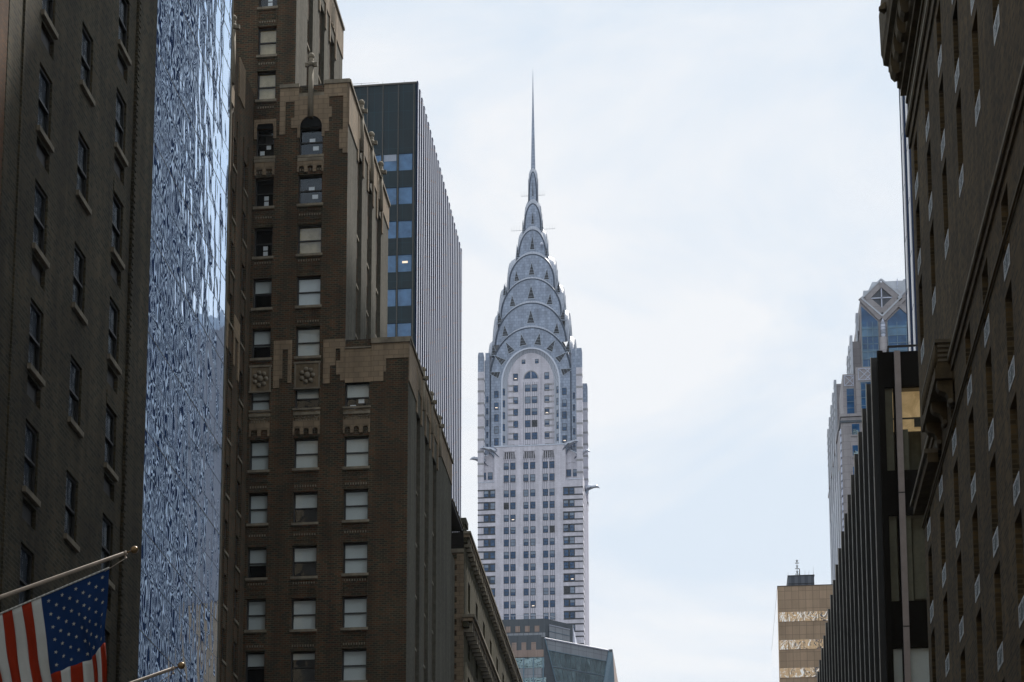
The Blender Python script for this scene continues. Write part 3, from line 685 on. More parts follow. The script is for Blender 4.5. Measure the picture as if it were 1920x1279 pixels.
def spire_tower():
    t = empty('spire_tower', (XM, YM, 0), 'tall pale skyscraper with sunburst steel arches and a needle spire', 'skyscraper')
    H = 13.6; yf = YM - H; xl, xr = XM - H, XM + H
    pitch = 3.32; ztop = [193.76 - pitch * k for k in range(0, 30)]
    wide = [(-50.75 + .02, ), ]
    cols = [(-50.73 - 0.0, -50.38), ]
    pair = [(-52.85, -51.43, -51.06, -49.64) , (-46.41, -44.99, -44.62, -43.20), (-39.98, -38.56, -38.19, -36.77)]
    pair = [(-51.98, -50.62, -50.24, -48.88)] and [(-52.11, -50.73, -50.38, -49.0), (-46.98, -45.65, -45.22, -43.84), (-41.96, -40.58, -40.2, -38.87)]
    WL = []                                    # far windows: (w, h, variant, x, y, z, rz)
    def var(): r = rnd(); return 0 if r < .50 else 1 if r < .78 else 2 if r < .86 else 5 if r < .93 else 4 if r < .965 else 3
    f = MB()
    # north front: window slots as recessed flutes
    hs = [(p[0] - .02, p[3] + .02, 95, 204.2 if True else 0, .32) for p in pair]
    f.wall((0, yf, 0), (1, 0, 0), (0, -1, 0), xl + 4.35, xr - 4.55, 0, 205.4, [], 'stone', solid=lambda u, z: not any(h[0] < u < h[1] and h[2] < z < h[3] for h in hs), cuts=[c for h in hs for c in h[:2]] ) if False else None
    f.wall((0, yf, 0), (1, 0, 0), (0, -1, 0), xl + 4.30, xr - 4.40, 0, 205.55, hs, 'stone', back='stone_strip')
    zled = 196.0
    # lower corners, flush with the front up to the ledge
    f.wall((0, yf, 0), (1, 0, 0), (0, -1, 0), xl, xl + 4.30, 0, zled, [], 'stone'); f.wall((0, yf, 0), (1, 0, 0), (0, -1, 0), xr - 4.40, xr, 0, zled, [], 'stone')
    f.poly([(xl, yf, zled), (xr, yf, zled), (xr, yf + 2 * H, zled), (xl, yf + 2 * H, zled)], 'stone')
    # west face (towards the avenue), east and south
    wh = []
    for k in range(5):
        y = yf + 5.5 + k * 4.2; wh.append((y, y + 2.6, 95, 204.0, .32))
    f.wall((xr, 0, 0), (0, 1, 0), (1, 0, 0), yf, yf + 2 * H, 0, zled, [h[:3] + (zled - .5, .32) for h in wh], 'stone', back='stone_strip')
    f.wall((xl, 0, 0), (0, 1, 0), (-1, 0, 0), yf, yf + 2 * H, 0, zled, [], 'stone'); f.wall((0, yf + 2 * H, 0), (1, 0, 0), (0, 1, 0), xl, xr, 0, zled, [], 'stone')
    # set back corner storeys below the eagles
    e = .75; a0, a1 = xl + .75, xr - .8; ys = yf + 1.15
    for (ua, ub, sgn) in ((a0, xl + 4.30, -1), (xr - 4.40, a1, 1)):
        cx = (ua + ub) / 2 + sgn * .15
        zt_in, zt_out = 204.9, 203.0
        f.prism([(ua, ys, zled), (ub, ys, zled), (ub, ys + 4, zled), (ua, ys + 4, zled)][::1], [(ua, ys, zt_out if sgn < 0 else zt_in), (ub, ys, zt_in if sgn < 0 else zt_out), (ub, ys + 4, zt_in if sgn < 0 else zt_out), (ua, ys + 4, zt_out if sgn < 0 else zt_in)], 'stone')
    f.box(a0 + .01, a1 - .01, ys + 3.99, yf + 2 * H - 1.2, zled, 203.0, 'stone')
    f.box(xl + 4.31, xr - 4.41, yf + .33, yf + 2 * H - .5, zled, 205.3, 'stone')
    f.build('shaft_wall', t)
    q = MB()                                   # metal copings
    q.box(xl + 4.2, xr - 4.3, yf - .12, yf + .7, 205.56, 205.86, 'steel_bright'); q.box(xl - .06, xl + 4.28, yf - .1, yf + 1.1, zled + .01, zled + .2, 'steel_bright'); q.box(xr - 4.38, xr + .06, yf - .1, yf + 1.1, zled + .01, zled + .2, 'steel_bright')
    q.prism([(a0 - .08, ys - .1, 203.0), (xl + 4.29, ys - .1, 204.9), (xl + 4.29, ys + 4, 204.9), (a0 - .08, ys + 4, 203.0)], [(a0 - .08, ys - .1, 203.22), (xl + 4.29, ys - .1, 205.12), (xl + 4.29, ys + 4, 205.12), (a0 - .08, ys + 4, 203.22)], 'steel_bright')
    q.prism([(xr - 4.39, ys - .1, 204.9), (a1 + .08, ys - .1, 203.0), (a1 + .08, ys + 4, 203.0), (xr - 4.39, ys + 4, 204.9)], [(xr - 4.39, ys - .1, 205.12), (a1 + .08, ys - .1, 203.22), (a1 + .08, ys + 4, 203.22), (xr - 4.39, ys + 4, 205.12)], 'steel_bright')
    q.build('coping', t)
    # hoods at the head of each pair of slots
    for p in pair:
        q = MB(); xa, xb = p[0] - .02, p[3] + .02
        q.prism([(xa - .35, yf - .06, 201.2), (xa - .1, yf - .06, 201.2), (xa + .25, yf - .06, 204.2), (xa, yf - .06, 204.5)], [(xa - .35, yf - .003, 201.2), (xa - .1, yf - .003, 201.2), (xa + .25, yf - .003, 204.2), (xa, yf - .003, 204.5)], 'stone')
        q.prism([(xb + .1, yf - .06, 201.2), (xb + .35, yf - .06, 201.2), (xb, yf - .06, 204.5), (xb - .25, yf - .06, 204.2)], [(xb + .1, yf - .003, 201.2), (xb + .35, yf - .003, 201.2), (xb, yf - .003, 204.5), (xb - .25, yf - .003, 204.2)], 'stone')
        q.box(xa - .02, xb + .02, yf - .06, yf - .003, 204.2, 204.5, 'stone')
        for j in range(6): x = xa + .25 + j * (xb - xa - .5) / 5.5; q.box(x, x + .14, yf + .05, yf + .3, 202.0, 204.15, 'stone')
        q.box(xa + .02, xb - .02, yf + .305, yf + .315, 202.3, 204.15, 'win_grey'); q.build('louvred_head', t)
    for k, z in enumerate([ztop[0] + pitch * 2 + .95, ztop[0] + pitch + .95] + ztop):
        zb = z - 1.80 if k > 1 else z - 1.95
        if z < 120: break
        for p in pair:
            for xa, xb in ((p[0] + .04, p[1]), (p[2], p[3] - .04)):
                WL.append((1.32, 1.85, var(), (xa + xb) / 2, yf + .26, zb, 0))
    q = MB(); 
    for p in pair:                             # centre mullion piers
        q.box(p[1] + .03, p[2] - .03, yf + .02, yf + .315, 95, 202.0, 'stone')
    q.build('pier', t)
    # corner windows tied together by dark brick bands that wrap the corner
    for z in ztop:
        if z < 118: break
        for xa, xb, s in ((xl, -54.25, 0), (-36.70, xr, 1)):
            q = MB(); q.box(xa - (.05 if s == 0 else 0), xb + (.05 if s else 0), yf - .06, yf - .003, z - .02, z + .32, 'stone_dark'); q.box(xa - (.05 if s == 0 else 0), xb + (.05 if s else 0), yf - .06, yf - .003, z - 1.98, z - 1.66, 'stone_dark')
            wx = (-57.3, -54.3) if s == 0 else (-36.65, -33.75)
            q.box(wx[0], wx[1], yf - .04, yf - .004, z - 1.659, z - .021, 'stone_dark')
            if s == 0: q.build('dark_brick_band', t)
        q.box(xr + .003, xr + .06, yf, yf + 3.6, z - .02, z + .32, 'stone_dark'); q.box(xr + .003, xr + .06, yf, yf + 3.6, z - 1.98, z - 1.66, 'stone_dark')
        q.build('dark_brick_band', t)
        if z > 120:
            for x in (-56.6, -54.95, -35.95, -34.45): WL.append((1.25, 1.72, var(), x, yf - .10, z - 1.72, 0))
    # corner loggia windows under an arch
    for x0, sg in ((-56.55, -1), (-34.4, 1)):
        for dx in (-.85, .85): WL.append((1.25, 1.95, 0 if dx < 0 else 1, x0 + dx, ys - .06, 197.2, 0))
        q = MB(); r = 1.75
        for j in range(8):
            t0, t1 = math.pi * j / 8, math.pi * (j + 1) / 8
            P = lambda rr, tt, y: (x0 + rr * math.cos(tt), y, 199.3 + rr * 1.05 * math.sin(tt))
            lim = lambda p: (min(max(p[0], xl + .8), xr - .85) if True else p[0], p[1], p[2])
            if x0 < XM and r * math.cos((t0 + t1) / 2) + x0 > xl + 4.2: continue
            q.prism([P(r, t0, ys - .12), P(r + .18, t0, ys - .12), P(r + .18, t1, ys - .12), P(r, t1, ys - .12)], [P(r, t0, ys - .01), P(r + .18, t0, ys - .01), P(r + .18, t1, ys - .01), P(r, t1, ys - .01)], 'stone')
        q.build('arch_moulding', t)
    # ---- storeys above the eagles
    zc0, zc1 = 196.0, 231.6; P_ = 12.1; T = 13.65
    for sx in (-1, 1):
        for sy in (-1, 1):
            q = MB(); x0_, x1_ = sorted((XM + sx * P_, XM + sx * T)); y0_, y1_ = sorted((YM + sy * P_, YM + sy * T))
            q.box(x0_, x1_, y0_, y1_, zc0, 226.5, 'stone'); 
            q.box(x0_ + .001, x1_ - .001, y0_ + .001, y1_ - .001, 226.5, 231.0, 'steel')
            q.prism([(x0_, y0_, 231.0), (x1_, y0_, 231.0), (x1_, y1_, 231.0), (x0_, y1_, 231.0)], [(x0_ + .15, y0_ + .15, 231.9), (x1_ - .15, y0_ + .15, 231.9), (x1_ - .15, y1_ - .15, 231.9), (x0_ + .15, y1_ - .15, 231.9)], 'steel')
            for k in range(11):
                z = 198.6 + 3.32 * k - 1.0
                if z < 226: q.box(x0_ - .05, x1_ + .05, y0_ - .05, y1_ + .05, z, z + .55, 'stone_grey')
            q.build('corner_pier', t)
    q = MB(); D0 = 11.6
    q.box(XM - 10.2, XM + 10.2, YM - 10.2, YM + 10.2, 196, 231.5, 'steel')
    for sx in (-1, 1):
        q.box(XM + sx * 10.76, XM + sx * 12.098, YM - D0, YM + D0, 196, 230.4, 'steel'); q.box(XM + sx * 10.76, XM + sx * 11.9, YM - D0 + .3, YM + D0 - .3, 230.401, 232.6, 'steel')
    q.build('crown_base', t)
    tiers = [  # d at base, d at top, z base, z face apex, z back apex, a (half width), b (arch rise)
        (11.75, 11.15, 205, 239.2, 240.5, 10.75, 13.7), (10.15, 9.8, 236, 246.7, 248.0, 9.45, 11.6), (8.85, 8.2, 243, 254.2, 255.6, 8.1, 10.2),
        (6.8, 6.1, 250.5, 262.1, 263.9, 6.15, 8.3), (4.35, 3.6, 258.5, 270.2, 272.0, 3.75, 7.4), (2.65, 2.0, 266.5, 278.5, 280.4, 2.3, 6.4), (1.42, 1.05, 275, 288.2, 290.0, 1.2, 8.0)]
    def prof(a, b, za, zb_, n=28):             # arch outline: legs up from zb_, ellipse to apex za
        pts = [(-a, zb_)]
        for j in range(n + 1):
            t_ = math.pi * (1 - j / n); pts.append((a * math.cos(t_), za - b + b * math.sin(t_)))
        pts.append((a, zb_)); return pts
    for ti, (d0, d1, zb_, za, zk, a, b) in enumerate(tiers):
        q = MB(); nd = tiers[ti + 1][0] if ti < 6 else .5
        for ax in range(4):
            ca, sa = round(math.cos(ax * math.pi / 2)), round(math.sin(ax * math.pi / 2))
            def T(u, d, z): # u across, d outward; ax 0 faces -y
                x, y = u, -d; return (XM + x * ca - y * sa, YM + x * sa + y * ca, z)
            lean = lambda z: d0 + (d1 - d0) * max(0, min(1, (z - zb_) / (za - zb_))) if ti else 11.25 + (11.1 - 11.25) * 0
            pr = prof(a, b, za, zb_); pr2 = prof(a * .955, b * .97, zk - .35, zb_)
            front = [T(u, lean(z), z) for u, z in pr]
            if ti == 0:                        # first tier: face with the big stone filled arch cut out
                inner = prof(7.75, 9.8, 233.6, zb_); fr = [T(u, lean(z), z) for u, z in inner]
                k = len(front)
                for j in range(k - 1): q.poly([front[j], front[j + 1], fr[j + 1], fr[j]][::-1], 'steel')
                rev = prof(6.15, 8.8, 232.4, zb_); rv = [T(u, 10.35, z) for u, z in rev]
                for j in range(k - 1): q.poly([fr[j], fr[j + 1], rv[j + 1], rv[j]][::-1], 'steel_seam')
                q.poly([T(u, 10.36, z) for u, z in rev][::-1], 'stone')
                rim = [T(u, 11.27, z) for u, z in prof(7.35, 9.4, 233.2, zb_)]
                for j in range(k - 1): q.poly([fr[j], fr[j + 1], rim[j + 1], rim[j]], 'steel_bright')
            else:
                q.poly(front[::-1], 'steel')
            back = [T(u, nd + .02, z) for u, z in pr2]; mid = [T(u * .995, (d1 if ti else 11.1) - .45 * ((d1 if ti else 11.1) - nd) * .35, z + (zk - za) * .30) for u, z in pr]
            for j in range(len(front) - 1):
                q.poly([front[j], front[j + 1], mid[j + 1], mid[j]], 'steel_seam', True); q.poly([mid[j], mid[j + 1], back[j + 1], back[j]], 'steel_seam', True)
            # raised rim
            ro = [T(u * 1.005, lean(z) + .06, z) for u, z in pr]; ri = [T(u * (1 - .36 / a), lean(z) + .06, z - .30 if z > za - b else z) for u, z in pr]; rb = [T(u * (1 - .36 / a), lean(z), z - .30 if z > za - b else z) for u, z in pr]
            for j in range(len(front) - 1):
                q.poly([ro[j], ro[j + 1], ri[j + 1], ri[j]][::-1], 'steel_rim_shade'); q.poly([ri[j], ri[j + 1], rb[j + 1], rb[j]][::-1], 'steel_rim_shade'); q.poly([front[j], front[j + 1], ro[j + 1], ro[j]][::-1], 'steel_rim_shade')
        q.build('crown_arch', t)
        # triangular sunburst windows standing on the rim of the arch below
        if ti == 0: aa, bb, zz = 8.1, 10.2, 234.0
        else: aa, bb, zz = tiers[ti - 1][5] * .97, tiers[ti - 1][6] * .97, tiers[ti - 1][4] - .1
        angs = {0: (13, 33, 54, 77, 103, 126, 147, 167), 1: (22, 50, 90, 130, 158), 2: (26, 58, 90, 122, 154), 3: (28, 60, 90, 120, 152), 4: (50, 90, 130), 5: (48, 90, 132), 6: (90,)}[ti]
        for ax in (0, 1, 3):
            ca, sa = round(math.cos(ax * math.pi / 2)), round(math.sin(ax * math.pi / 2))
            for g_ in angs:
                r_ = R(g_); u0_, z0_ = aa * math.cos(r_), zz - bb + bb * math.sin(r_)
                nx, nz = math.cos(r_) * (.75 if ti == 0 else .12), math.sin(r_) if ti == 0 else 1.0
                l = math.hypot(nx, nz); nx, nz = nx / l, nz / l; tx, tz = nz, -nx
                hw = (1.1, 1.15, 1.1, .92, .75, .45, .22)[ti]; hh = (3.9, 4.3, 4.3, 4.1, 4.6, 4.2, 6.0)[ti]
                if abs(g_ - 90) > 20 and ti: hh *= .85; hw *= .85
                u0_ += nx * .15; z0_ += nz * .25 if g_ == 90 or ti == 0 else .05
                dd = (11.25 if ti == 0 else d0 + (d1 - d0) * min(1, max(0, (z0_ + 1 - zb_) / (za - zb_)))) + .03
                def T(u, z, d=0):
                    x, y = u, -(dd + d); return (XM + x * ca - y * sa, YM + x * sa + y * ca, z)
                A_, B_, C_ = (u0_ - tx * hw, z0_ - tz * hw), (u0_ + tx * hw, z0_ + tz * hw), (u0_ + nx * hh, z0_ + nz * hh)
                G = ((A_[0] + B_[0] + C_[0]) / 3, (A_[1] + B_[1] + C_[1]) / 3)
                ins = lambda p, k: (G[0] + (p[0] - G[0]) * k, G[1] + (p[1] - G[1]) * k)
                q = MB(); q.poly([T(*ins(p, .8), .02) for p in (A_, B_, C_)][::-1] if False else [T(*ins(p, .86), .02) for p in (A_, B_, C_)], 'win_grey')
                for p1, p2 in ((A_, B_), (B_, C_), (C_, A_)):
                    q.poly([T(*p1, .10), T(*p2, .10), T(*ins(p2, .82), .10), T(*ins(p1, .82), .10)], 'steel_tri'); q.poly([T(*p1, 0), T(*p2, 0), T(*p2, .10), T(*p1, .10)], 'steel_tri'); q.poly([T(*ins(p1, .82), .10), T(*ins(p2, .82), .10), T(*ins(p2, .82), .0), T(*ins(p1, .82), .0)], 'steel_tri')
                for fr_ in (.2, .42, .64):
                    pa = (A_[0] + (C_[0] - A_[0]) * fr_, A_[1] + (C_[1] - A_[1]) * fr_); pb = (B_[0] + (C_[0] - B_[0]) * fr_, B_[1] + (C_[1] - B_[1]) * fr_)
                    q.tube(T(*pa, .05), T(*pb, .05), .035, .035, 'steel_tri', 4, False)
                q.build('triangular_window', t)
    # stone infill of the big arch: flutes and windows
    yi = YM - 10.36
    q = MB()
    for x in (-6.05, -2.9, 2.55, 5.75):
        for s_ in (-.1, .12): q.box(XM + x + s_, XM + x + s_ + .07, yi - .10, yi - .003, 205, 225 if abs(x) > 4 else 226, 'stone')
    rows2 = [226.85, 223.62, 220.35, 217.08, 213.8, 210.4, 207.15]
    for z in rows2[1:]:
        for xa, xb in ((-6.1, -4.35), (3.75, 6.1)): q.box(XM + xa, XM + xb, yi - .06, yi - .004, z - .35, z + .1, 'stone_grey'); q.box(XM + xa, XM + xb, yi - .06, yi - .004, z - 1.9, z - 1.5, 'stone_grey')
    q.box(XM - 2.0, XM + 2.6 - .5, yi - .05, yi - .003, 205, 224.3, 'stone_strip')
    r = 1.72; cx = XM + .05 + .0
    k = 10
    for j in range(k):
        t0, t1 = math.pi * j / k, math.pi * (j + 1) / k
        q.prism([(cx + r * math.cos(t0), yi - .12, 225.2 + 1.2 * r * math.sin(t0)), (cx + (r + .25) * math.cos(t0), yi - .12, 225.2 + (1.2 * r + .25) * math.sin(t0)), (cx + (r + .25) * math.cos(t1), yi - .12, 225.2 + (1.2 * r + .25) * math.sin(t1)), (cx + r * math.cos(t1), yi - .12, 225.2 + 1.2 * r * math.sin(t1))],
                [(cx + r * math.cos(t0), yi - .01, 225.2 + 1.2 * r * math.sin(t0)), (cx + (r + .25) * math.cos(t0), yi - .01, 225.2 + (1.2 * r + .25) * math.sin(t0)), (cx + (r + .25) * math.cos(t1), yi - .01, 225.2 + (1.2 * r + .25) * math.sin(t1)), (cx + r * math.cos(t1), yi - .01, 225.2 + 1.2 * r * math.sin(t1))], 'stone_grey')
    q.build('stone_trim', t)
    q = MB(); q.poly([(cx + r * math.cos(math.pi * j / 14), yi - .055, 225.25 + 1.2 * r * math.sin(math.pi * j / 14)) for j in range(15)][::-1], 'win_blue'); q.box(cx - .1, cx + .1, yi - .1, yi - .056, 225.2, 227.2, 'stone'); q.build('arched_window', t)
    for k, z in enumerate(rows2):
        zb = z - 1.95
        for x in (-4.0 + .35 - .4, 4.15 + .0): WL.append((1.25, 1.9, var(), XM + x + .05, yi - .08, zb, 0))
        if k:
            for x in (-.85, .95): WL.append((1.45, 1.9, var(), XM + x, yi - .10, zb, 0))
    for x in (-1.9, 1.6): WL.append((.95, 1.2, 1, XM + x, yi - .08, 229.4, 0))
    for k in range(6):                         # windows in the steel legs and at the corners
        z = 221.9 - 3.27 * k
        for x in (-9.0, 8.85): WL.append((1.15, 1.95, var(), XM + x, YM - 11.33, z - 1.9, 0))
        for x in (-7.05, 7.05): WL.append((.72, 1.95, var(), XM + x, YM - 10.92, z - 1.2, math.atan2(.9, 1.6) * (-1 if x < 0 else 1) * -1))
        for x in (-11.35, 11.35): WL.append((.55, 1.7, 0, XM + x, YM - 11.66, z - 3.2, 0))
    # needle
    q = MB(); ring = lambda r_, z: [(XM + r_ * math.cos(math.pi / 4 * j + .39), YM + r_ * math.sin(math.pi / 4 * j + .39), z) for j in range(8)]
    q.loft([ring(.62, 289.4), ring(.60, 291), ring(.42, 300), ring(.22, 309), ring(.07, 317), ring(.02, 319)], 'steel', True, False)
    for j in range(26): z = 290 + j * 1.05; rr = .62 - (z - 290) / 28 * .58; q.loft([ring(rr + .02, z), ring(rr + .02, z + .08)], 'steel_bright', True, False)
    q.build('needle', t)
    # aerials
    for z, l in ((281.2, 2.0), (271.3, 2.9)):
        q = MB(); d = 1.2 if z > 280 else 3.0
        for s_ in (-1, 1):
            q.tube((XM + s_ * d * .8, YM - 1, z), (XM + s_ * (d + l), YM - 1, z), .05, .05, 'grille', 4); 
            for k in range(4): x = XM + s_ * (d + l * (k + 1) / 4); q.tube((x, YM - 1, z - .2), (x, YM - 1, z + 1.4), .03, .02, 'grille', 4)
        q.build('aerial', t)
    q = MB(); q.ball((XM + 2.55, YM - 4.9, 265.3), .45, 'fin_white', 10); q.build('dish_aerial', t)
    # eagle heads
    def eagle(x, y, z, ang, s=1.0):
        q = MB(); c, sn = math.cos(ang), math.sin(ang)
        def W(f_, side, up): return (x + (f_ * c - side * sn) * s, y + (f_ * sn + side * c) * s, z + up * s)
        rings = []
        for f_, up, rw, rh in ((-1.2, .15, .75, .8), (0, .25, .8, .85), (.9, .45, .62, .62), (1.6, .62, .45, .45), (2.1, .72, .5, .46), (2.6, .66, .42, .36), (2.95, .5, .25, .22), (3.2, .2, .10, .12), (3.22, .02, .03, .03)):
            rings.append([W(f_, rw * math.cos(a_), up + rh * math.sin(a_)) for a_ in [2 * math.pi * j / 10 for j in range(10)]])
        q.loft(rings, 'steel_bright')
        for s_ in (-1, 1):                     # folded wing blades sweeping back and down
            for k in range(4): q.prism([W(.9 - k * .35, s_ * (.5 + .05 * k), .3 - k * .25), W(.4 - k * .35, s_ * (.85 + .04 * k), .1 - k * .3), W(-1.6 + k * .15, s_ * .8, -1.7 + k * .1), W(-1.5 + k * .15, s_ * .55, -1.5 + k * .1)],
                                            [W(.9 - k * .35, s_ * (.62 + .05 * k), .42 - k * .25), W(.4 - k * .35, s_ * (.97 + .04 * k), .22 - k * .3), W(-1.6 + k * .15, s_ * .95, -1.6 + k * .1), W(-1.5 + k * .15, s_ * .7, -1.4 + k * .1)], 'steel')
            q.ball(W(2.2, s_ * .42, .85), .12, 'frame_dark', 6)
        q.prism([W(-.6, -.45, -.2), W(.7, -.35, .1), W(.7, .35, .1), W(-.6, .45, -.2)], [W(-1.6, -.3, -2.3), W(-1.0, -.2, -2.2), W(-1.0, .2, -2.2), W(-1.6, .3, -2.3)], 'steel')
        q.build('eagle_head', t)
    eagle(xl + 3.6, yf + .2, 204.6, math.pi * 1.12, 1.05); eagle(xr - 3.7, yf + .2, 205.3, -math.pi * .18, 1.05)
    eagle(a0 + .2, ys + .4, 202.3, math.pi * 1.12, 1.05); eagle(a1 - .1, ys + .4, 203.0, -math.pi * .18, 1.05)
    eagle(xr + .2, YM + 10.5, 201.4, .25, .95)
    # place the windows: the hundred largest by themselves, the others as one part
    cache = {}
    WL.sort(key=lambda a: -a[0] * a[1])
    rest = MB()
    for n, (w_, h_, v, x, y, z, rz) in enumerate(WL):
        key = (w_, h_, v)
        if key not in cache: cache[key] = mkw(w_, h_, v)
        p = cache[key]
        if n < 100: dup(p, t, (x, y, z), rz)
        else: rest.add(p.data, Matrix.Translation((x, y, z)) @ Matrix.Rotation(rz, 4, 'Z'))
    o = rest.build('window_group', t); o['kind'] = 'stuff'
spire_tower()

# ------------------------------------------------------------------ faceted glass office block in front of the spire tower
M['green_glass'] = glassy('greenish reflective glass', (.20, .28, .30), .04, .10, .8, .8, 1.7, .85, .4, (1, 1, 1), 2.0)
M['grey_panel'] = ashlar('grey stone panel', (.30, .33, .37), 1.9, 3.0, .06, .6, .05, .5, .12, offset=0)
M['dark_panel'] = ashlar('slate blue panel', (.085, .105, .125), 1.9, 4.0, .06, .7, .05, .45, .12, offset=0)
M['pink_panel'] = ashlar('pinkish stone panel', (.36, .27, .23), 1.9, 3.0, .06, .75, .05, .6, .12, offset=0)
M['blue_mull'] = plain('blue grey mullion', (.16, .25, .32), .4, .3, .15, 3, False)
def octagon():
    t = empty('faceted_office_block', (-30, 445, 0), 'grey and green glass block with slanted facets at the foot of the spire skyscraper', 'building')
    Y = 430.0
    def band(q, pts, za, zb, m):              # vertical band along a plan polyline
        for (x0, y0), (x1, y1) in zip(pts, pts[1:]): q.poly([(x0, y0, za), (x1, y1, za), (x1, y1, zb), (x0, y0, zb)], m)
    up = [(-60, Y + 2), (-31.0, Y + 2), (-26.1, Y + 7.2), (-26.1, Y + 40)]
    q = MB(); band(q, up, 0, 119.5, 'dark_panel'); q.poly([(-60, Y + 2, 119.4), (-31, Y + 2, 119.4), (-26.1, Y + 7.2, 119.4), (-26.1, Y + 40, 119.4), (-60, Y + 40, 119.4)], 'roof')
    q.prism([(-26.1, Y + 7.2, 100), (-24.1, Y + 9.5, 100), (-24.1, Y + 40, 100), (-26.1, Y + 40, 100)], [(-26.08, Y + 7.3, 118.9), (-25.95, Y + 7.5, 118.9), (-25.95, Y + 40, 118.9), (-26.08, Y + 40, 118.9)], 'fin_white')
    lo = [(-60, Y), (-31.6, Y), (-20.3, Y + 10.5), (-18.6, Y + 12), (-18.6, Y + 45)]
    ztop = 115.7
    band(q, lo[:2], 0, ztop, 'grey_panel'); 
    # slanted facet: its left edge leans outwards towards the ground
    F0, F1 = (-31.0, Y - .02), (-19.4, Y + 10.7)
    def P(s_, z, off=0):                       # point on the facet; s across, leaning
        k = (115.0 - z) / 9; x0 = F0[0] + k * 2.2; x1 = F1[0] - k * 1.4
        x = x0 + (x1 - x0) * s_; y = F0[1] + (F1[1] - F0[1]) * ((x - F0[0]) / (F1[0] - F0[0])); n = Vector((F1[1] - F0[1], -(F1[0] - F0[0]), 0)).normalized()
        return (x + n.x * off, y + n.y * off, z)
    zz0 = 85
    q.poly([(-31.6, Y, zz0), P(0, zz0), P(0, 115), (-31.6, Y, 115)], 'dark_panel')
    q.poly([P(0, zz0), P(1, zz0), P(1, 115), P(0, 115)], 'grey_panel')
    q.poly([P(1, zz0), (-17.2, Y + 14, zz0), (-18.6, Y + 12, 115), P(1, 115)], 'blue_mull')
    q.poly([(-17.2, Y + 14, zz0), (-17.2, Y + 45, zz0), (-18.6, Y + 45, 115), (-18.6, Y + 12, 115)], 'pink_panel')
    q.poly([(-60, Y, 114.9), (-31.6, Y, 114.9), (-19, Y + 11, 114.9), (-18.6, Y + 45, 114.9), (-60, Y + 45, 114.9)], 'roof')
    q.box(-24, -18.7, Y + 13, Y + 30, 114.9, 115.9, 'dark_panel')
    q.build('wall', t)
    q = MB()
    for i in range(8):                         # square panels at the two parapets
        x = -32.6 - i * 1.85; q.box(x - .45, x + .45, Y + 1.9, Y + 1.99, 116.9, 118.1, 'pink_panel')
        x = -33.1 - i * 1.85; q.box(x - .45, x + .45, Y - .25, Y - .19, 112.8, 114.3, 'pink_panel')
    q.box(-60, -31.6, Y - .18, Y - .003, 112.4, 115.72, 'dark_panel'); q.box(-60, -31.2, Y - .22, Y - .181, 111.4, 112.8, 'pink_panel')
    q.build('parapet', t)
    q = MB(); q.box(-60, -31.0, Y + 1.90, Y + 1.99, 115.8, 116.7, 'grey_panel')
    for i in range(15): x = -31.5 - i * 1.85; q.box(x - .03, x + .03, Y + 1.86, Y + 1.899, 115.75, 116.75, 'alu_dark')
    q.build('panel_band', t)
    zb = 111.3; k = 0
    while zb > 92:
        q = MB(); a, b = (zb - 2.0, zb) if k % 2 == 0 else (zb - 1.8, zb)
        if k % 2 == 0:
            for i in range(15):
                x1 = -31.3 - i * 1.85 + (0 if i else .4 * (115 - zb) / 9 * 2); x0 = -31.3 - (i + 1) * 1.85
                q.poly([(x0 + .12, Y - .05 - rnd() * .03, a), (x1 - .12, Y - .05 - rnd() * .03, a), (x1 - .12, Y - .05, b), (x0 + .12, Y - .05, b)], 'green_glass')
            q.build('window_band', t)
        zb = a - .05; k += 1
    q = MB()
    for i in range(15): x = -31.3 - i * 1.85; q.box(x - .11, x + .11, Y - .16, Y - .003, 85, 111.38, 'blue_mull')
    q.build('mullion_grid', t)
    for (za, zb_) in ((110.0, 112.75), (107.0, 109.6), (104.0, 106.6), (101, 103.6), (98, 100.6), (95, 97.6)):
        q = MB(); n = 11
        for i in range(n):
            s0, s1 = i / n + .004, (i + 1) / n - .004
            q.poly([P(s0, za, .06), P(s1, za, .06), P(s1, zb_, .06 + rnd() * .05), P(s0, zb_, .06)], 'green_glass')
        q.build('window_band', t)
    q = MB()
    for z in (112.8, 109.8, 106.8, 103.8, 100.8): q.tube(P(0, z, .12), P(1, z, .12), .09, .09, 'blue_mull', 5, False)
    q.tube(P(0, 115.05, .1), P(1, 115.05, .1), .16, .16, 'fin_white', 6, False); q.tube(P(0, 85, .1), P(0, 115, .1), .12, .12, 'blue_mull', 5, False); q.tube(P(1, 85, .1), P(1, 115, .1), .12, .12, 'blue_mull', 5, False)
    q.tube((-30.2, Y + 2.5, 118.35), (-26.6, Y + 6.3, 118.35), .1, .1, 'fin_white', 5, False)
    for j, z in enumerate((117.1, 115.9, 114.8)): q.tube((-30.2, Y + 2.6, z), (-26.6, Y + 6.4, z), .06, .06, 'blue_mull', 5, False)
    q.build('metal_trim', t)
    q = MB(); q.poly([(-30.3, Y + 2.5, 114.9), (-26.6, Y + 6.4, 114.9), (-26.6, Y + 6.4, 118.3), (-30.3, Y + 2.5, 118.3)], 'grey_panel'); q.build('panel_band', t)
    q = MB(); zr = 120.3
    q.tube((-60, Y + 2.4, zr), (-31.2, Y + 2.4, zr), .05, .05, 'fin_white', 4); q.tube((-31.2, Y + 2.4, zr), (-28, Y + 5.6, zr), .05, .05, 'fin_white', 4)
    for i in range(14): x = -31.2 - i * 2; q.tube((x, Y + 2.4, 119.4), (x, Y + 2.4, zr), .035, .035, 'fin_white', 4)
    q.build('railing', t)
octagon()

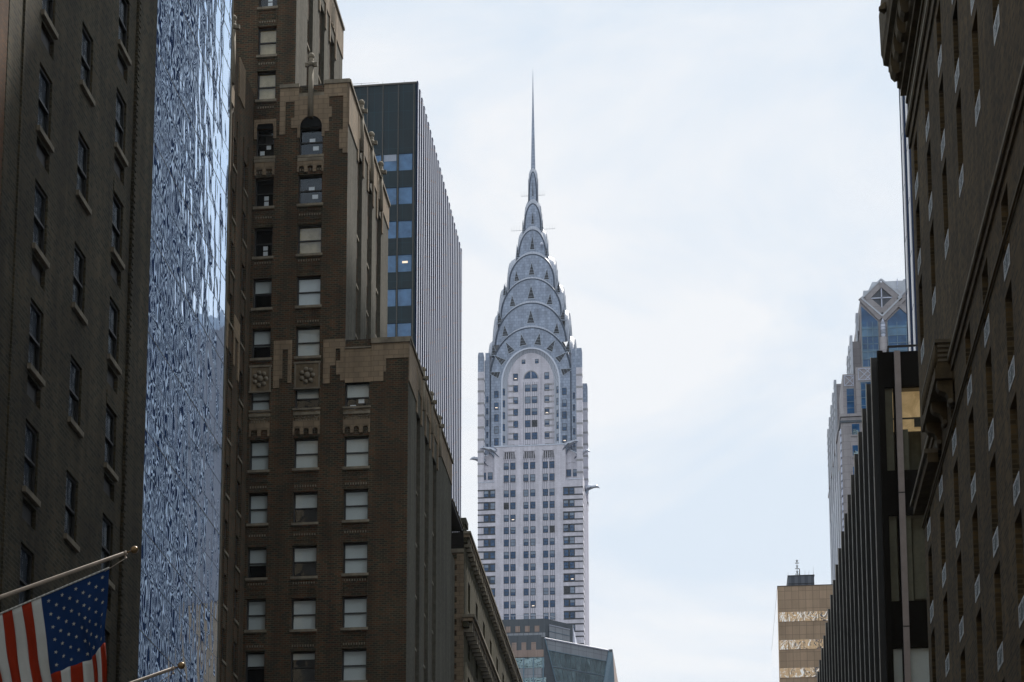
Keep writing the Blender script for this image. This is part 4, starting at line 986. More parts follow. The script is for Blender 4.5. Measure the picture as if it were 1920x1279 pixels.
# ------------------------------------------------------------------ right side: near brick building with its big cornice
XR = 7.0
M['brick_right'] = brick('brown brick in relief', (.150, .098, .040), (.052, .038, .018), (.11, .084, .045), bw=.34, bh=.12, msize=.02, stain=.35)
M['stone_right'] = plain('dark weathered cornice stone', (.11, .082, .042), .85, 0, .35, 2.5, True, .3, .5)
M['course_edge'] = plain('pale worn string course', (.20, .17, .11), .8, 0, .3, 2.5)
def silver_():
    m = MT('silvery grille back'); m.base(m.ramp(m.noise(6, 3, .7, None, 1.5).outputs['Fac'], [(.42, (.05, .07, .07)), (.52, (.16, .20, .21)), (.64, (.80, .86, .88))])).set(rough=.5); return m.m
def right_brick():
    t = empty('corniced_brick_building', (14, 60, 0), 'dark brown brick building with rows of small bright grilles and a heavy cornice', 'building')
    ys = [73.3 - 4.15 * k for k in range(10)]; y1 = 74.9
    rows = [36.0, 33.35, 30.25, 26.95 + .0, 24.25, 21.52, 18.75, 15.85, 13.0, 10.1]      # centre heights of the grilles
    tops = [rows[0] + 2.7] + rows[:-1]
    hs = []; G = []
    for y in ys:
        for i, z in enumerate(rows):
            if abs(z - 26.95) < .1: continue
            up = tops[i] - .62 if abs(tops[i] - 26.95) > .1 else 26.0
            if i == 0: up = 37.7
            hs.append((y - .60, y + .60, z + .30, up, .30)); G.append((y, z)); 
    q = MB(); q.wall((XR, 0, 0), (0, 1, 0), (-1, 0, 0), 30, y1, 0, 44, hs, 'brick_right', back='room')
    q.poly([(XR, y1, 0), (30, y1, 0), (30, y1, 44), (XR, y1, 44)], 'brick_right'); q.poly([(XR, 30, 0), (30, 30, 0), (30, 30, 44), (XR, 30, 44)], 'brick_right'); q.poly([(XR, 30, 43.9), (30, 30, 43.9), (30, y1, 43.9), (XR, y1, 43.9)], 'roof')
    q.build('wall', t)
    def grille():
        g = MB(); a = .52; h = .50; d = .0
        g.box(-a, a, d, d + .04, 0, .05, 'grille'); g.box(-a, a, d, d + .04, h - .05, h, 'grille'); g.box(-a, -a + .05, d, d + .04, .05, h - .05, 'grille'); g.box(a - .05, a, d, d + .04, .05, h - .05, 'grille')
        g.box(-.012, .012, d + .0, d + .04, .05, h - .05, 'frame_dark'); g.box(-a + .05, a - .05, d + .004, d + .035, .05, h - .05, 'silver')
        o = g.build('vent_grille'); protos.append(o); return o
    M['silver'] = silver_()
    gp = grille()
    for y, z in G:
        if z > 8: dup(gp, t, (XR - .012, y, z - .24), R(-90))
    wp = {}
    # mouldings and cornices run the length of the front
    def course(z, th, pr, y0=30, nm='string_course'):
        q = MB(); q.box(XR - pr * .5, XR - .003, y0, y1, z - th, z - th * .45, 'stone_right'); q.box(XR - pr, XR - .003, y0, y1 + .03, z - th * .449, z - th * .30, 'brick_right'); q.box(XR - pr * 1.15, XR - .003, y0, y1 + .06, z - th * .299, z, 'course_edge')
        q.build(nm, t)
    course(26.75, .45, .12); course(24.45 + .42, .12, .07); course(38.9, .8, .14); course(39.9, .3, .10)
    # great cornice
    q = MB(); yc1 = 75.2
    prof = [(0, 40.2), (.25, 40.2), (.25, 40.45), (.35, 40.5), (.35, 41.05), (.62, 41.1), (.62, 41.3), (.78, 41.36), (.80, 41.60), (.85, 41.75), (.88, 43.2), (0, 43.2)]
    q.loft([[(XR - .004 - a, y, z) for a, z in prof] for y in (30, yc1)], 'stone_right', True, False); q.build('cornice', t)
    k = 0; y = yc1 - .5
    while y > 40:
        q = MB(); q.loft([[(XR - .36 - a, yy, z) for a, z in ((0, 40.5), (.12, 40.46), (.24, 40.6), (.28, 40.85), (.26, 41.07), (0, 41.07))] for yy in (y - .62, y)], 'stone_right', True, False); q.build('cornice_bracket', t)
        y -= 1.32; k += 1
        if k in (2, 8, 14): q = MB(); q.ball((XR - .90, y + .4, 42.0), .17, 'stone_right', 8); q.prism([(XR - .90, y + .2, 41.85), (XR - .90, y + .6, 41.85), (XR - .90, y + .6, 42.1), (XR - .90, y + .2, 42.1)], [(XR - 1.10, y + .35, 41.9), (XR - 1.10, y + .45, 41.9), (XR - 1.10, y + .45, 42.0), (XR - 1.10, y + .35, 42.0)], 'stone_right'); q.build('lion_head', t)
    # balcony with scrolled brackets
    q = MB(); y0b, y1b = 64.8, 69.2
    q.box(XR - .44, XR - .003, y0b, y1b, 26.42, 26.55, 'stone_right'); q.box(XR - .48, XR - .003, y0b - .05, y1b + .05, 27.18, 27.28, 'sill_dark'); q.box(XR - .42, XR - .36, y0b, y1b, 26.551, 27.179, 'stone_right')
    for k in range(16): y = y0b + .1 + k * (y1b - y0b - .3) / 15; q.tube((XR - .45, y, 26.56), (XR - .45, y, 27.17), .05, .03, 'stone_right', 6)
    q.box(XR - .355, XR - .003, y0b, y0b + .08, 26.551, 27.179, 'stone_right')
    for k in range(4): q.box(XR - .40, XR - .04, y0b - .03, y0b - .001, 26.62 + k * .14, 26.69 + k * .14, 'sill_dark')
    q.box(XR - .5, XR - .003, y0b - .05, y1b + .1, 26.1, 26.418, 'stone_right'); q.build('balcony', t)
    for k in range(3):
        y = y0b + .1 + k * 1.75; q = MB()
        sec = lambda yy: [(XR - .003, yy, 25.42), (XR - .08, yy, 25.38), (XR - .14, yy, 25.46), (XR - .13, yy, 25.6), (XR - .2, yy, 25.72), (XR - .38, yy, 25.8), (XR - .44, yy, 25.9), (XR - .44, yy, 26.09), (XR - .003, yy, 26.09)]
        q.loft([sec(y), sec(y + .35)], 'stone_right', True, False); q.tube((XR - .08, y - .02, 25.47), (XR - .08, y + .37, 25.47), .07, .07, 'sill_dark', 10); q.build('balcony_bracket', t)
    q = MB(); q.box(XR - .32, XR - .003, 69.6, 74.95, 25.25, 25.55, 'stone_right'); q.box(XR - .42, XR - .003, 69.6, 75.0, 25.551, 25.68, 'sill_dark'); q.build('cornice', t)
M['sill_dark'] = plain('worn stone edge', (.17, .145, .10), .8, 0, .3, 2.5)
right_brick()

# ------------------------------------------------------------------ dark office building with bronze fins
M['bronze'] = plain('dark bronze fin', (.010, .011, .010), .4, .3, .3, 3, False, .6)
M['bronze_edge'] = plain('worn bronze edge', (.36, .36, .34), .35, .5, .3, 2, False, .6)
M['black_metal'] = plain('black metal panel', (.006, .005, .003), .6, 0, .3, 1.5, False, .08)
M['grey_mull'] = plain('grey painted mullion', (.26, .23, .22), .45, .2, .15, 2, False)
M['warm_glass'] = None
def dark_office():
    t = empty('dark_office_building', (16, 120, 0), 'black office building with a receding row of bronze fins and one grey mullion', 'building')
    Y0, ZT = 91.0, 37.2; x1 = 20.0; yend = 190.0
    rows = [(32.2, 35.7), (26.8, 30.35), (21.3, 24.9), (15.9, 19.4), (10.4, 13.9)]
    q = MB(); hs = [(7.15, 7.50, a, b, .12) for a, b in rows] + [(7.80 + 3.0 * k, 7.80 + 3.0 * k + 2.6, a, b, .12) for a, b in rows for k in range(3)]
    q.wall((0, Y0, 0), (1, 0, 0), (0, -1, 0), XR, x1, 0, ZT, hs, 'black_metal')
    q.poly([(x1, Y0, 0), (x1, yend, 0), (x1, yend, ZT), (x1, Y0, ZT)], 'black_metal'); q.poly([(XR, yend, 0), (x1, yend, 0), (x1, yend, ZT), (XR, yend, ZT)], 'black_metal')
    q.poly([(XR, Y0, ZT - .01), (x1, Y0, ZT - .01), (x1, yend, ZT - .01), (XR, yend, ZT - .01)], 'roof')
    q.wall((XR, 0, 0), (0, 1, 0), (-1, 0, 0), Y0, yend, 0, ZT, [(Y0 + .3, yend - .3, a, b, .10) for a, b in rows], 'black_metal', back='blue_dark')
    q.build('wall', t)
    M_ = ['amber_glass', 'office_glass', 'night_glass', 'office_blind', 'night_glass']
    for i, (a, b) in enumerate(rows):
        for k in range(-1, 3):
            xa, xb = (7.15, 7.50) if k < 0 else (7.80 + 3 * k, 7.80 + 3 * k + 2.6)
            q = MB(); q.poly([(xa, Y0 + .10, a), (xb, Y0 + .10, a), (xb, Y0 + .10, b), (xa, Y0 + .10, b)], 'pane')
            q.poly([(xa, Y0 + 1.6, a - .3), (xb, Y0 + 1.6, a - .3), (xb, Y0 + 1.6, b), (xa, Y0 + 1.6, b)], 'office_back')
            q.poly([(xa, Y0 + .12, b - .02), (xb, Y0 + .12, b - .02), (xb, Y0 + 1.6, b - .02), (xa, Y0 + 1.6, b - .02)], 'ceiling')
            if i == 0:
                q.poly([(xa, Y0 + .5, a + 1.78), (xb, Y0 + .5, a + 1.78), (xb, Y0 + .5, b - .03), (xa, Y0 + .5, b - .03)], 'amber_glow'); q.box(xa, xb, Y0 + .46, Y0 + .499, a + 2.3, a + 2.36, 'bronze'); q.box(xa + .5, xa + .75, Y0 + .4, Y0 + .48, a + 1.95, a + 2.3, 'bronze') if k >= 0 else None
            if i < 2: zt_ = a + 1.75 if (i == 0 and k >= 0) else b; q.poly([(xa, Y0 + .14, a), (xa + (.22 if k >= 0 else .3), Y0 + .14, a), (xa + (.22 if k >= 0 else .3), Y0 + .14, zt_), (xa, Y0 + .14, zt_)], 'curtain_and_reflection')
            if i == 1 and k >= 0: q.poly([(xa + .3, Y0 + .5, a + .2), (xb, Y0 + .5, a + .2), (xb, Y0 + .5, b), (xa + .3, Y0 + .5, b)], 'curtain_and_reflection')  # panel coloured to imitate the large grey-green reflection in this window row
            if i == 2: q.poly([(xa, Y0 + .14, a + 1.7), (xb, Y0 + .14, a + 1.7), (xb, Y0 + .14, b), (xa, Y0 + .14, b)], 'blind')
            q.build('window', t)
    q = MB(); q.box(7.55, 7.79, Y0 - .16, Y0 - .003, 0, ZT - .02, 'grey_mull')
    for z in (31.2, 25.7, 20.2): q.box(7.545, 7.795, Y0 - .165, Y0 - .161, z, z + .05, 'frame_dark')
    q.box(10.5, 10.74, Y0 - .16, Y0 - .003, 0, ZT - .02, 'grey_mull'); q.build('mullion', t)
    q = MB(); q.box(XR - .12, XR + .1, Y0 - .2, Y0 - .003, 0, ZT, 'black_metal'); q.build('corner_post', t)
    for k in range(33):
        y = 91.75 + 2.96 * k
        q = MB(); q.box(XR - .30, XR - .003, y, y + .10, 0, ZT + .08, 'bronze'); q.box(XR - .33, XR - .301, y - .02, y + .09, 0, ZT + .10, 'bronze_edge')
        q.build('fin', t)
    q = MB(); zr = ZT + .42
    q.box(7.35, 12, Y0 + .5, Y0 + .55, zr - .03, zr + .05, 'iron'); q.box(7.35, 12, Y0 + .5, Y0 + .55, ZT + .02, ZT + .07, 'iron'); q.box(7.35, 7.40, Y0 + .5, yend, zr - .03, zr + .05, 'iron')
    for x in (7.36, 9.3, 11.2): q.box(x, x + .05, Y0 + .49, Y0 + .56, ZT, zr, 'iron')
    for k in range(8): q.box(7.35, 7.40, Y0 + 5 * k + .6, Y0 + 5 * k + .65, ZT, zr, 'iron')
    q.build('railing', t)
M['office_back'] = plain('dim office interior', (.15, .17, .14), .9, 0, .5, .9, True)
M['ceiling'] = plain('office ceiling', (.30, .28, .22), .9, 0, .2, 1, False)
M['amber_glow'] = MT('amber glowing office wall').m
def amber():
    m = MT('amber glowing office wall'); c = m.ramp(m.noise(1.4, 4, .6, None, 1.0).outputs['Fac'], [(.3, (.42, .27, .12)), (.7, (.74, .52, .27))])
    m.base(c).set(rough=.8); m.l(c, m.b.inputs['Emission Color']); m.b.inputs['Emission Strength'].default_value = .34; return m.m  # amber light in the window put into the wall as its own glow
M['amber_glow'] = amber()
M['curtain_and_reflection'] = plain('dim curtain and window reflection', (.17, .17, .13), .9, 0, .2, 3, True)
M['blue_dark'] = glassy('dark side glass', (.01, .018, .02), .06, 0, 1, .8, 1.6, 0, .3)
dark_office()

# ------------------------------------------------------------------ striped tower set back behind the dark office
def striped_tower():
    t = empty('striped_tower', (30, 200, 0), 'white and navy vertically striped tower glimpsed above the black finned office building', 'building')
    xw, y0, y1, zt = 23.3, 178.0, 261.0, 205.0
    q = MB(); q.box(xw, xw + 24, y0, y1, 0, zt, 'navy'); q.build('wall', t)
    n = int((y1 - y0) / 5.95)
    for i in range(n):
        y = y1 - 1.2 - 5.95 * i - 2.5
        q = MB(); q.box(xw - .10, xw - .003, y, y + 1.9, 0, zt, 'stripe_white'); q.box(xw - .16, xw - .003, y + 1.901, y + 2.5, 0, zt, 'navy')
        for k in range(26): q.box(xw - .115, xw - .101, y + .05, y + 1.85, 20 + k * 6.4 + (i % 2) * 2, 20.12 + k * 6.4 + (i % 2) * 2, 'fin_dark')
        q.build('fin', t)
M['navy'] = plain('navy spandrel glass', (.010, .026, .070), .9, 0, .3, .6, False, .05)
M['stripe_white'] = plain('white metal stripe', (.86, .86, .86), .5, 0, .04, 2, False)
striped_tower()

# ------------------------------------------------------------------ tower with the diamond shaped crown
M['tower_stone'] = ashlar('grey pink tower stone', (.34, .32, .33), 2.4, 1.4, .06, .7, .04, .6, .12)
M['tower_metal'] = plain('pale zinc cladding', (.45, .48, .53), .4, .4, .12, 1.2, False)
M['tower_glass'] = glassy('deep blue tower glass', (.030, .10, .22), .08, .03, .3, .5, 1.45, 0, .35)
M['tower_glass_pale'] = glassy('paler blue tower glass', (.09, .19, .30), .08, .03, .3, .5, 1.45, 0, .3)
def diamond_tower():
    t = empty('diamond_topped_tower', (34, 420, 0), 'stepped grey stone and blue glass tower with a diamond window in its crown', 'skyscraper')
    Y = 400.0; D = 34
    q = MB()
    q.box(23.7, 60, Y, Y + D + 12, 0, 145.9, 'tower_stone'); q.box(23.5, 60, Y - .25, Y + D + 12, 146.0, 146.5, 'tower_stone'); q.box(23.45, 60, Y - .2, Y + 4, 144.9, 145.3, 'dark_panel')
    q.box(24.25, 60, Y + 1.2, Y + D, 146.501, 154.4, 'tower_stone'); q.box(26.5, 60, Y + .4, Y + D, 146.502, 155.3, 'tower_stone')
    q.box(26.25, 60, Y + 2.5, Y + 15, 154.401, 161.0, 'tower_stone'); q.box(23.9, 60, Y + 13.5, Y + 46, 146.51, 157.3, 'tower_stone'); q.box(27.65, 60, Y + .8, Y + D, 155.301, 166.0, 'tower_stone')
    q.box(27.3, 60, Y + 3, Y + 12, 161.01, 163.2, 'tower_stone')
    q.build('shaft_wall', t)
    # crown block with chamfers
    q = MB(); q.prism([(27.65, Y + .8, 166.001), (60, Y + .8, 166.001), (60, Y + D, 166.001), (27.65, Y + D, 166.001)], [(27.7, Y + .8, 168.3), (60, Y + .8, 168.3), (60, Y + D, 168.3), (27.7, Y + D, 168.3)], 'tower_stone')
    q.prism([(28.3, Y + 1.4, 168.301), (60, Y + 1.4, 168.301), (60, Y + D, 168.301), (28.3, Y + D, 168.301)], [(28.35, Y + 1.4, 170.1), (60, Y + 1.4, 170.1), (60, Y + D, 170.1), (28.35, Y + D, 170.1)], 'tower_metal')
    q.prism([(29.2, Y + 1.6, 170.101), (60, Y + 1.6, 170.101), (60, Y + D, 170.101), (29.2, Y + D, 170.101)], [(30.0, Y + 2.2, 172.0), (60, Y + 2.2, 172.0), (60, Y + D, 172.0), (30.0, Y + D, 172.0)], 'tower_metal')
    for x in (31.3, 34.3, 37.3): q.box(x, x + .12, Y + 1.5, Y + 2.2, 170.2, 172.1, 'fin_white')
    q.build('crown', t)
    yf = Y + .78
    def bar(q, a, b, wd, y, m, th=.3):
        a, b = Vector((a[0], 0, a[1])), Vector((b[0], 0, b[1])); d = (b - a).normalized(); n = Vector((-d.z, 0, d.x)) * wd / 2
        base = [a - n, b - n, b + n, a + n]; q.prism([(p.x, y - th, p.z) for p in base], [(p.x, y - .004, p.z) for p in base], m)
    q = MB(); cx, cz, r = 31.45, 168.25, 2.75
    pk = [(cx - r, cz), (cx, cz + r), (cx + r, cz), (cx, cz - r)]
    for i in range(4): bar(q, pk[i], pk[(i + 1) % 4], 1.15, yf, 'tower_stone', .32 + .01 * i)
    for i in range(4): bar(q, tuple(cx + (p - cx) * 1.27 if j == 0 else cz + (p - cz) * 1.27 for j, p in enumerate(pk[i])), tuple(cx + (p - cx) * 1.27 if j == 0 else cz + (p - cz) * 1.27 for j, p in enumerate(pk[(i + 1) % 4])), .28, yf, 'tower_metal', .40 + .01 * i)
    bar(q, (27.75, 168.4), (31.2, 164.3), .9, yf, 'tower_stone', .34); bar(q, (31.6, 164.2), (36.2, 168.9), .9, yf, 'tower_stone', .35); bar(q, (33.0, 165.0), (38.5, 159.4 + 6), .7, yf, 'tower_stone', .31) if False else None
    bar(q, (34.4, 166.9), (37.4, 163.8), .8, yf, 'tower_stone', .31); bar(q, (34.3, 168.0), (37.6, 171.3), .3, yf - .2, 'tower_metal', .31)
    q.poly([(34.55, yf - .37, 167.3), (35.05, yf - .37, 167.8), (34.55, yf - .37, 168.3), (34.05, yf - .37, 167.8)], 'brick_side')
    q.poly([(35.5 - 1.4, yf - .3, 170.2), (35.5 - .0, yf - .3, 168.8), (35.5 + 1.4, yf - .3, 170.2), (35.5, yf - .3, 171.6)], 'tower_metal'); q.build('diamond_trim', t)
    q = MB(); q.poly([(cx - 1.95, yf - .03, cz), (cx, yf - .03, cz - 1.95), (cx + 1.95, yf - .03, cz), (cx, yf - .03, cz + 1.95)], 'tower_glass_dark')
    q.box(cx - .1, cx + .1, yf - .2, yf - .05, cz - 1.95, cz + 1.95, 'fin_white'); q.box(cx - 1.95, cx + 1.95, yf - .2, yf - .05, cz - .1, cz + .1, 'fin_white'); q.build('diamond_window', t)
    # glazed bays: the left one stops under a slope, the right one is gabled
    def bay(xa, xb, za, top, name='glazed_bay'):
        q = MB(); pts = [(xa, za), (xb, za)] + top
        q.poly([(x, yf - .03, z) for x, z in pts], 'tower_glass'); 
        zmax = min(p[1] for p in top); z = za; k = 0
        while z < zmax - .3:
            q.box(xa, xb, yf - .10, yf - .04, z, z + .10, 'blue_mull'); 
            if k % 3 == 1: q.poly([(xa, yf - .035, z), (xb, yf - .035, z), (xb, yf - .035, min(z + 1.9, zmax)), (xa, yf - .035, min(z + 1.9, zmax))], 'tower_glass_pale')
            z += 1.42; k += 1
        n = 3
        for i in range(n + 1): x = xa + (xb - xa) * i / n; q.box(x - .05, x + .05, yf - .10, yf - .04, za, zmax, 'blue_mull')
        q.build(name, t)
    bay(27.85, 30.65, 155.4, [(30.65, 163.9), (27.85, 166.9)]); bay(32.35, 37.2, 155.4, [(37.2, 163.6), (34.7, 166.2), (32.35, 163.9)])
    q = MB()
    for xa, xb, za, zb in ((24.9, 26.15, 146.8, 151.7),): q.poly([(xa, Y + 1.17, za), (xb, Y + 1.17, za), (xb, Y + 1.17, zb), (xa, Y + 1.17, zb)], 'tower_glass'); [q.box(xa, xb, Y + 1.10, Y + 1.16, za + 1.2 * k, za + 1.2 * k + .08, 'blue_mull') for k in range(5)]
    q.poly([(27.35, Y + .37, 146.6), (32, Y + .37, 146.6), (32, Y + .37, 152.5), (27.35, Y + .37, 152.5)], 'tower_glass')
    for k in range(5): q.box(27.35, 32, Y + .30, Y + .36, 146.6 + 1.45 * k, 146.7 + 1.45 * k, 'blue_mull')
    for x in (27.35, 28.1, 29.6, 31): q.box(x - .04, x + .04, Y + .29, Y + .36, 146.6, 152.5, 'blue_mull')
    q.build('glazed_bay', t)
    # bright rounded pier
    q = MB(); q.tube((31.5, yf - .2, 155), (31.5, yf - .2, 160.7), .68, .68, 'tower_stone', 12); q.tube((31.5, yf - .5, 160.4), (31.5, yf - .5, 161.2), .1, .42, 'fin_white', 8); q.tube((31.5, yf - .5, 161.2), (31.5, yf - .5, 163.2), .42, .42, 'fin_white', 8); q.tube((31.5, yf - .5, 163.2), (31.5, yf - .5, 164.2), .42, .05, 'fin_white', 8)
    for k in range(4): q.tube((31.5, yf - .5, 161.3 + k * .6), (31.5, yf - .5, 161.38 + k * .6), .45, .45, 'blue_mull', 8)
    q.build('round_pier', t)
    # lattice friezes
    q = MB()
    for xa, xb, za, zb, y in ((26.95, 31.6, 152.9, 155.0, Y + .4), (24.55, 26.15, 152.2, 154.1, Y + 1.2)):
        for a, b in (((xa, za), (xb, za)), ((xb, za), (xb, zb)), ((xb, zb), (xa, zb)), ((xa, zb), (xa, za))): bar(q, a, b, .10, y, 'fin_white', .10 + (.01 if a[0] == b[0] else 0))
        h = zb - za; x = xa
        while x < xb - .3:
            e = min(h, xb - x); bar(q, (x, za), (x + e, za + e), .10, y, 'fin_white', .08); bar(q, (x, zb), (x + e, zb - e), .10, y, 'fin_white', .085)
            x += h * .55
    q.build('lattice_frieze', t)
    # square windows low on the shaft
    for i in range(4):
        for k in range(9):
            x = 25.55 + 2.35 * i; z = 144.6 - 3.95 * k
            q = MB(); q.box(x - .15, x + 1.45, Y - .08, Y - .003, z - 2.15, z + .12, 'tower_stone'); q.poly([(x, Y - .085, z - 1.95), (x + 1.3, Y - .085, z - 1.95), (x + 1.3, Y - .085, z), (x, Y - .085, z)], 'tower_glass'); q.poly([(x + .05, Y - .09, z - 1.9), (x + 1.25, Y - .09, z - 1.9), (x + 1.1, Y - .09, z - 1.2 + .2 * math.sin(k * 3 + i)), (x + .2, Y - .09, z - .9)], 'green_glass')
            q.box(x - .2, x + 1.5, Y - .18, Y - .081, z - 2.3, z - 2.12, 'tower_stone'); q.build('window', t)
    # stepped metal fins along the avenue side
    for x, z, y in [(23.45, 158.3, 414.0 + 6.6 * k) for k in range(5)] + [(25.75, 161.8, 401.5 + 4.9 * k) for k in range(3)] + [(27.0, 166.6, 403.0)]:
        q = MB(); zb = 60 if x < 24 else (154.5 if x < 26 else 161.1)
        q.box(x, x + .45, y, y + 1.6, zb, z, 'tower_metal')
        for k in range(5): q.box(x - .04, x + .02, y - .03, y + 1.63, z - 1.2 - 1.5 * k, z - 1.1 - 1.5 * k, 'alu_dark')
        q.build('side_fin', t)
    q = MB(); q.box(23.5, 23.69, 403, 440, 60, 138, 'tower_stone')
    for k in range(6): q.box(23.3, 23.499, 404 + 6 * k, 406 + 6 * k, 60, 137.5, 'tower_metal')
    for k in range(24): q.box(23.5, 23.699, 399.98, 401.6, 112 + k * 1.4, 113.0 + k * 1.4, 'fin_white') if k < 23 else None
    q.build('side_wall', t)
M['tower_glass_dark'] = glassy('dark diamond glass', (.06, .07, .09), .3, 0, 1, .5, 1.5, 0, .3)
diamond_tower()

# ------------------------------------------------------------------ bronze coloured office block with plant room and aerials
M['tan_panel'] = ashlar('tan metal panel', (.56, .40, .26), .93, 1.22, .10, .62, .03, .42, .10, .15, 0)
M['gold_mirror'] = None
def gold():
    m = MT('wavy mirrored window band'); m.facade(); m.base(m.ramp(m.noise(.3, 2).outputs['Fac'], [(.3, (.78, .74, .68)), (.7, (.88, .84, .78))])).set(rough=.02, metal=1.0)
    m.bump(m.noise(.8, 2, .5, None, 1.5).outputs['Fac'], 1, .035); return m.m
M['gold_mirror'] = gold()
M['plant_grey'] = striped('corrugated plant screen', (.16, .18, .21), (.10, .115, .14), .9, .5, .6)
def skyglass():
    m = MT('pale reflective side glazing'); f = m.facade(); sx = m.n('ShaderNodeSeparateXYZ'); m.l(f, sx.inputs[0])
    d = m.n('ShaderNodeMath', operation='PINGPONG'); d.inputs[1].default_value = 3.0; m.l(sx.outputs[0], d.inputs[0])
    g = m.n('ShaderNodeMath', operation='LESS_THAN'); g.inputs[1].default_value = .45; m.l(d.outputs[0], g.inputs[0])
    m.base(m.mix(g.outputs[0], (.97, .98, 1.0), (.66, .74, .88))).set(rough=.05, metal=1.0); return m.m
M['sky_glass'] = skyglass()
def orange_block():
    t = empty('tan_office_block', (18, 330, 0), 'tan panelled office block with mirrored window bands and a grey rooftop plant room', 'building')
    Y = 310.0; k_ = Y / 260; X0_ = 7.8 * k_; Z = lambda z: 1.7 + (z - 1.7) * k_
    q = MB(); q.box(X0_, 40, Y, Y + 35, 0, Z(75.55), 'tan_panel'); q.build('wall', t)
    q = MB(); q.box(X0_ - .06, X0_ - .002, Y + .1, Y + 35, 0, Z(75.3), 'sky_glass'); q.build('side_glazing', t)
    q = MB(); q.box(X0_ - .05, 40, Y - .06, Y + 35, Z(75.551), Z(75.62), 'alu_dark'); q.build('coping', t)
    for k in range(8):
        a, b = Z(71.39 - 3.27 * k), Z(72.5 - 3.27 * k)
        q = MB(); x = X0_ + .05; w_ = [1.25] + [2.05] * 8
        for w0 in w_:
            x += .0; q.poly([(x, Y - .05 - rnd() * .04, a), (x + w0 - .08, Y - .05 - rnd() * .04, a), (x + w0 - .08, Y - .05, b), (x, Y - .05, b)], 'gold_mirror'); x += w0
        q.build('window_band', t)
    xa, xb = 9.08 * k_, 12.03 * k_
    q = MB(); q.box(xa, xb, Y + 3, Y + 14, Z(75.6), Z(77.45), 'plant_grey'); q.box(xa - .03, xb + .03, Y + 2.96, Y + 3.0, Z(76.5), Z(76.56), 'frame_dark'); q.box(xa - .06, xb + .06, Y + 2.94, Y + 14.1, Z(77.451), Z(77.55), 'frame_dark'); q.build('plant_room', t)
    q = MB(); x = 10.2 * k_; q.tube((x, Y + 5, Z(77.5)), (x, Y + 5, Z(79.9)), .06, .04, 'grille', 6)
    for i in range(7): z = Z(77.8 + i * .33); q.box(x - (.28 if i % 2 else .16), x + (.28 if i % 2 else .16), Y + 4.95, Y + 5.05, z, z + .07, 'alu_dark'); q.box(x - .1, x + .1, Y + 4.9, Y + 5.1, z + .2, z + .3, 'alu_dark') if i % 2 else None
    q.tube((x + .32, Y + 5, Z(77.5)), (x + .32, Y + 5, Z(78.8)), .07, .06, 'iron', 6); q.build('aerial_mast', t)
    for x, h in ((9.12 * k_, .7), (10.55 * k_, .4), (11.05 * k_, .9), (12.0 * k_, 1.3), (11.4 * k_, .8)):
        q = MB(); q.tube((x, Y + 4, Z(77.5)), (x + (.15 if h == .8 else 0), Y + 4, Z(77.5 + h)), .04, .015, 'grille', 5); q.build('aerial', t)
orange_block()

# ------------------------------------------------------------------ flagpoles
M['pole'] = plain('weathered flagpole', (.24, .20, .16), .5, .1, .25, 6, False)
M['ball'] = plain('tarnished brass ball', (.17, .11, .05), .3, .6, .4, 8, False)
M['flag_red'] = plain('red flag cloth', (.14, .012, .003), .9, 0, .12, 3, False, .1)
M['flag_white'] = plain('white flag cloth', (.25, .26, .25), .9, 0, .08, 3, False, .1)
M['flag_blue'] = plain('navy flag cloth', (.003, .016, .058), .9, 0, .15, 3, False, .1)
M['star'] = plain('star cloth', (.22, .22, .19), .9, 0, .1, 3, False, .1)
for nm in ('flag_red', 'flag_white', 'flag_blue', 'star'):  # thin cloth lets light through
    m = M[nm]; 
def flagpole(px, py, Y, label, L_):
    x, z = fy(px, py, Y); d = Vector((-1, 0, -.353)).normalized() if True else 0
    a, b = fy(px, py, Y), fy(px - 252, py + 89, Y); d = Vector((b[0] - a[0], 0, b[1] - a[1])).normalized()
    tip = Vector((x, Y, z)); t = empty('flagpole', tuple(tip + d * L_), label, 'flagpole', 'flagpoles on the left buildings')
    q = MB(); q.ball(tuple(tip), .065, 'ball', 16); q.build('ball_finial', t)
    q = MB(); q.tube(tip + d * .05, tip + d * .14, .012, .012, 'ball', 8); q.tube(tip + d * .13, tip + d * .17, .034, .036, 'pole', 12); q.tube(tip + d * .16, tip + d * L_, .030, .055, 'pole', 14)
    q.build('pole', t)
    q = MB(); q.tube(tip + d * .155 + Vector((0, 0, -.03)), tip + d * .155 + Vector((.01, 0, -.07)), .012, .012, 'pole', 8); q.ball(tuple(tip + d * .155 + Vector((.01, 0, -.085))), .024, 'pole', 8); q.build('pulley', t)
    h0 = tip + d * .155 + Vector((.01, 0, -.085)); q = MB(); q.tube(h0, h0 + d * .36 + Vector((0, 0, -.10)), .006, .006, 'pole', 5); q.build('halyard', t)
    return tip, d
tip, dd = flagpole(252, 1031, 35.0, 'angled flagpole carrying the striped flag at the lower left', 10.2)
flagpole(340, 1248, 38.0, 'second smaller flagpole without a visible flag, low in front of the glass tower', 9.5)
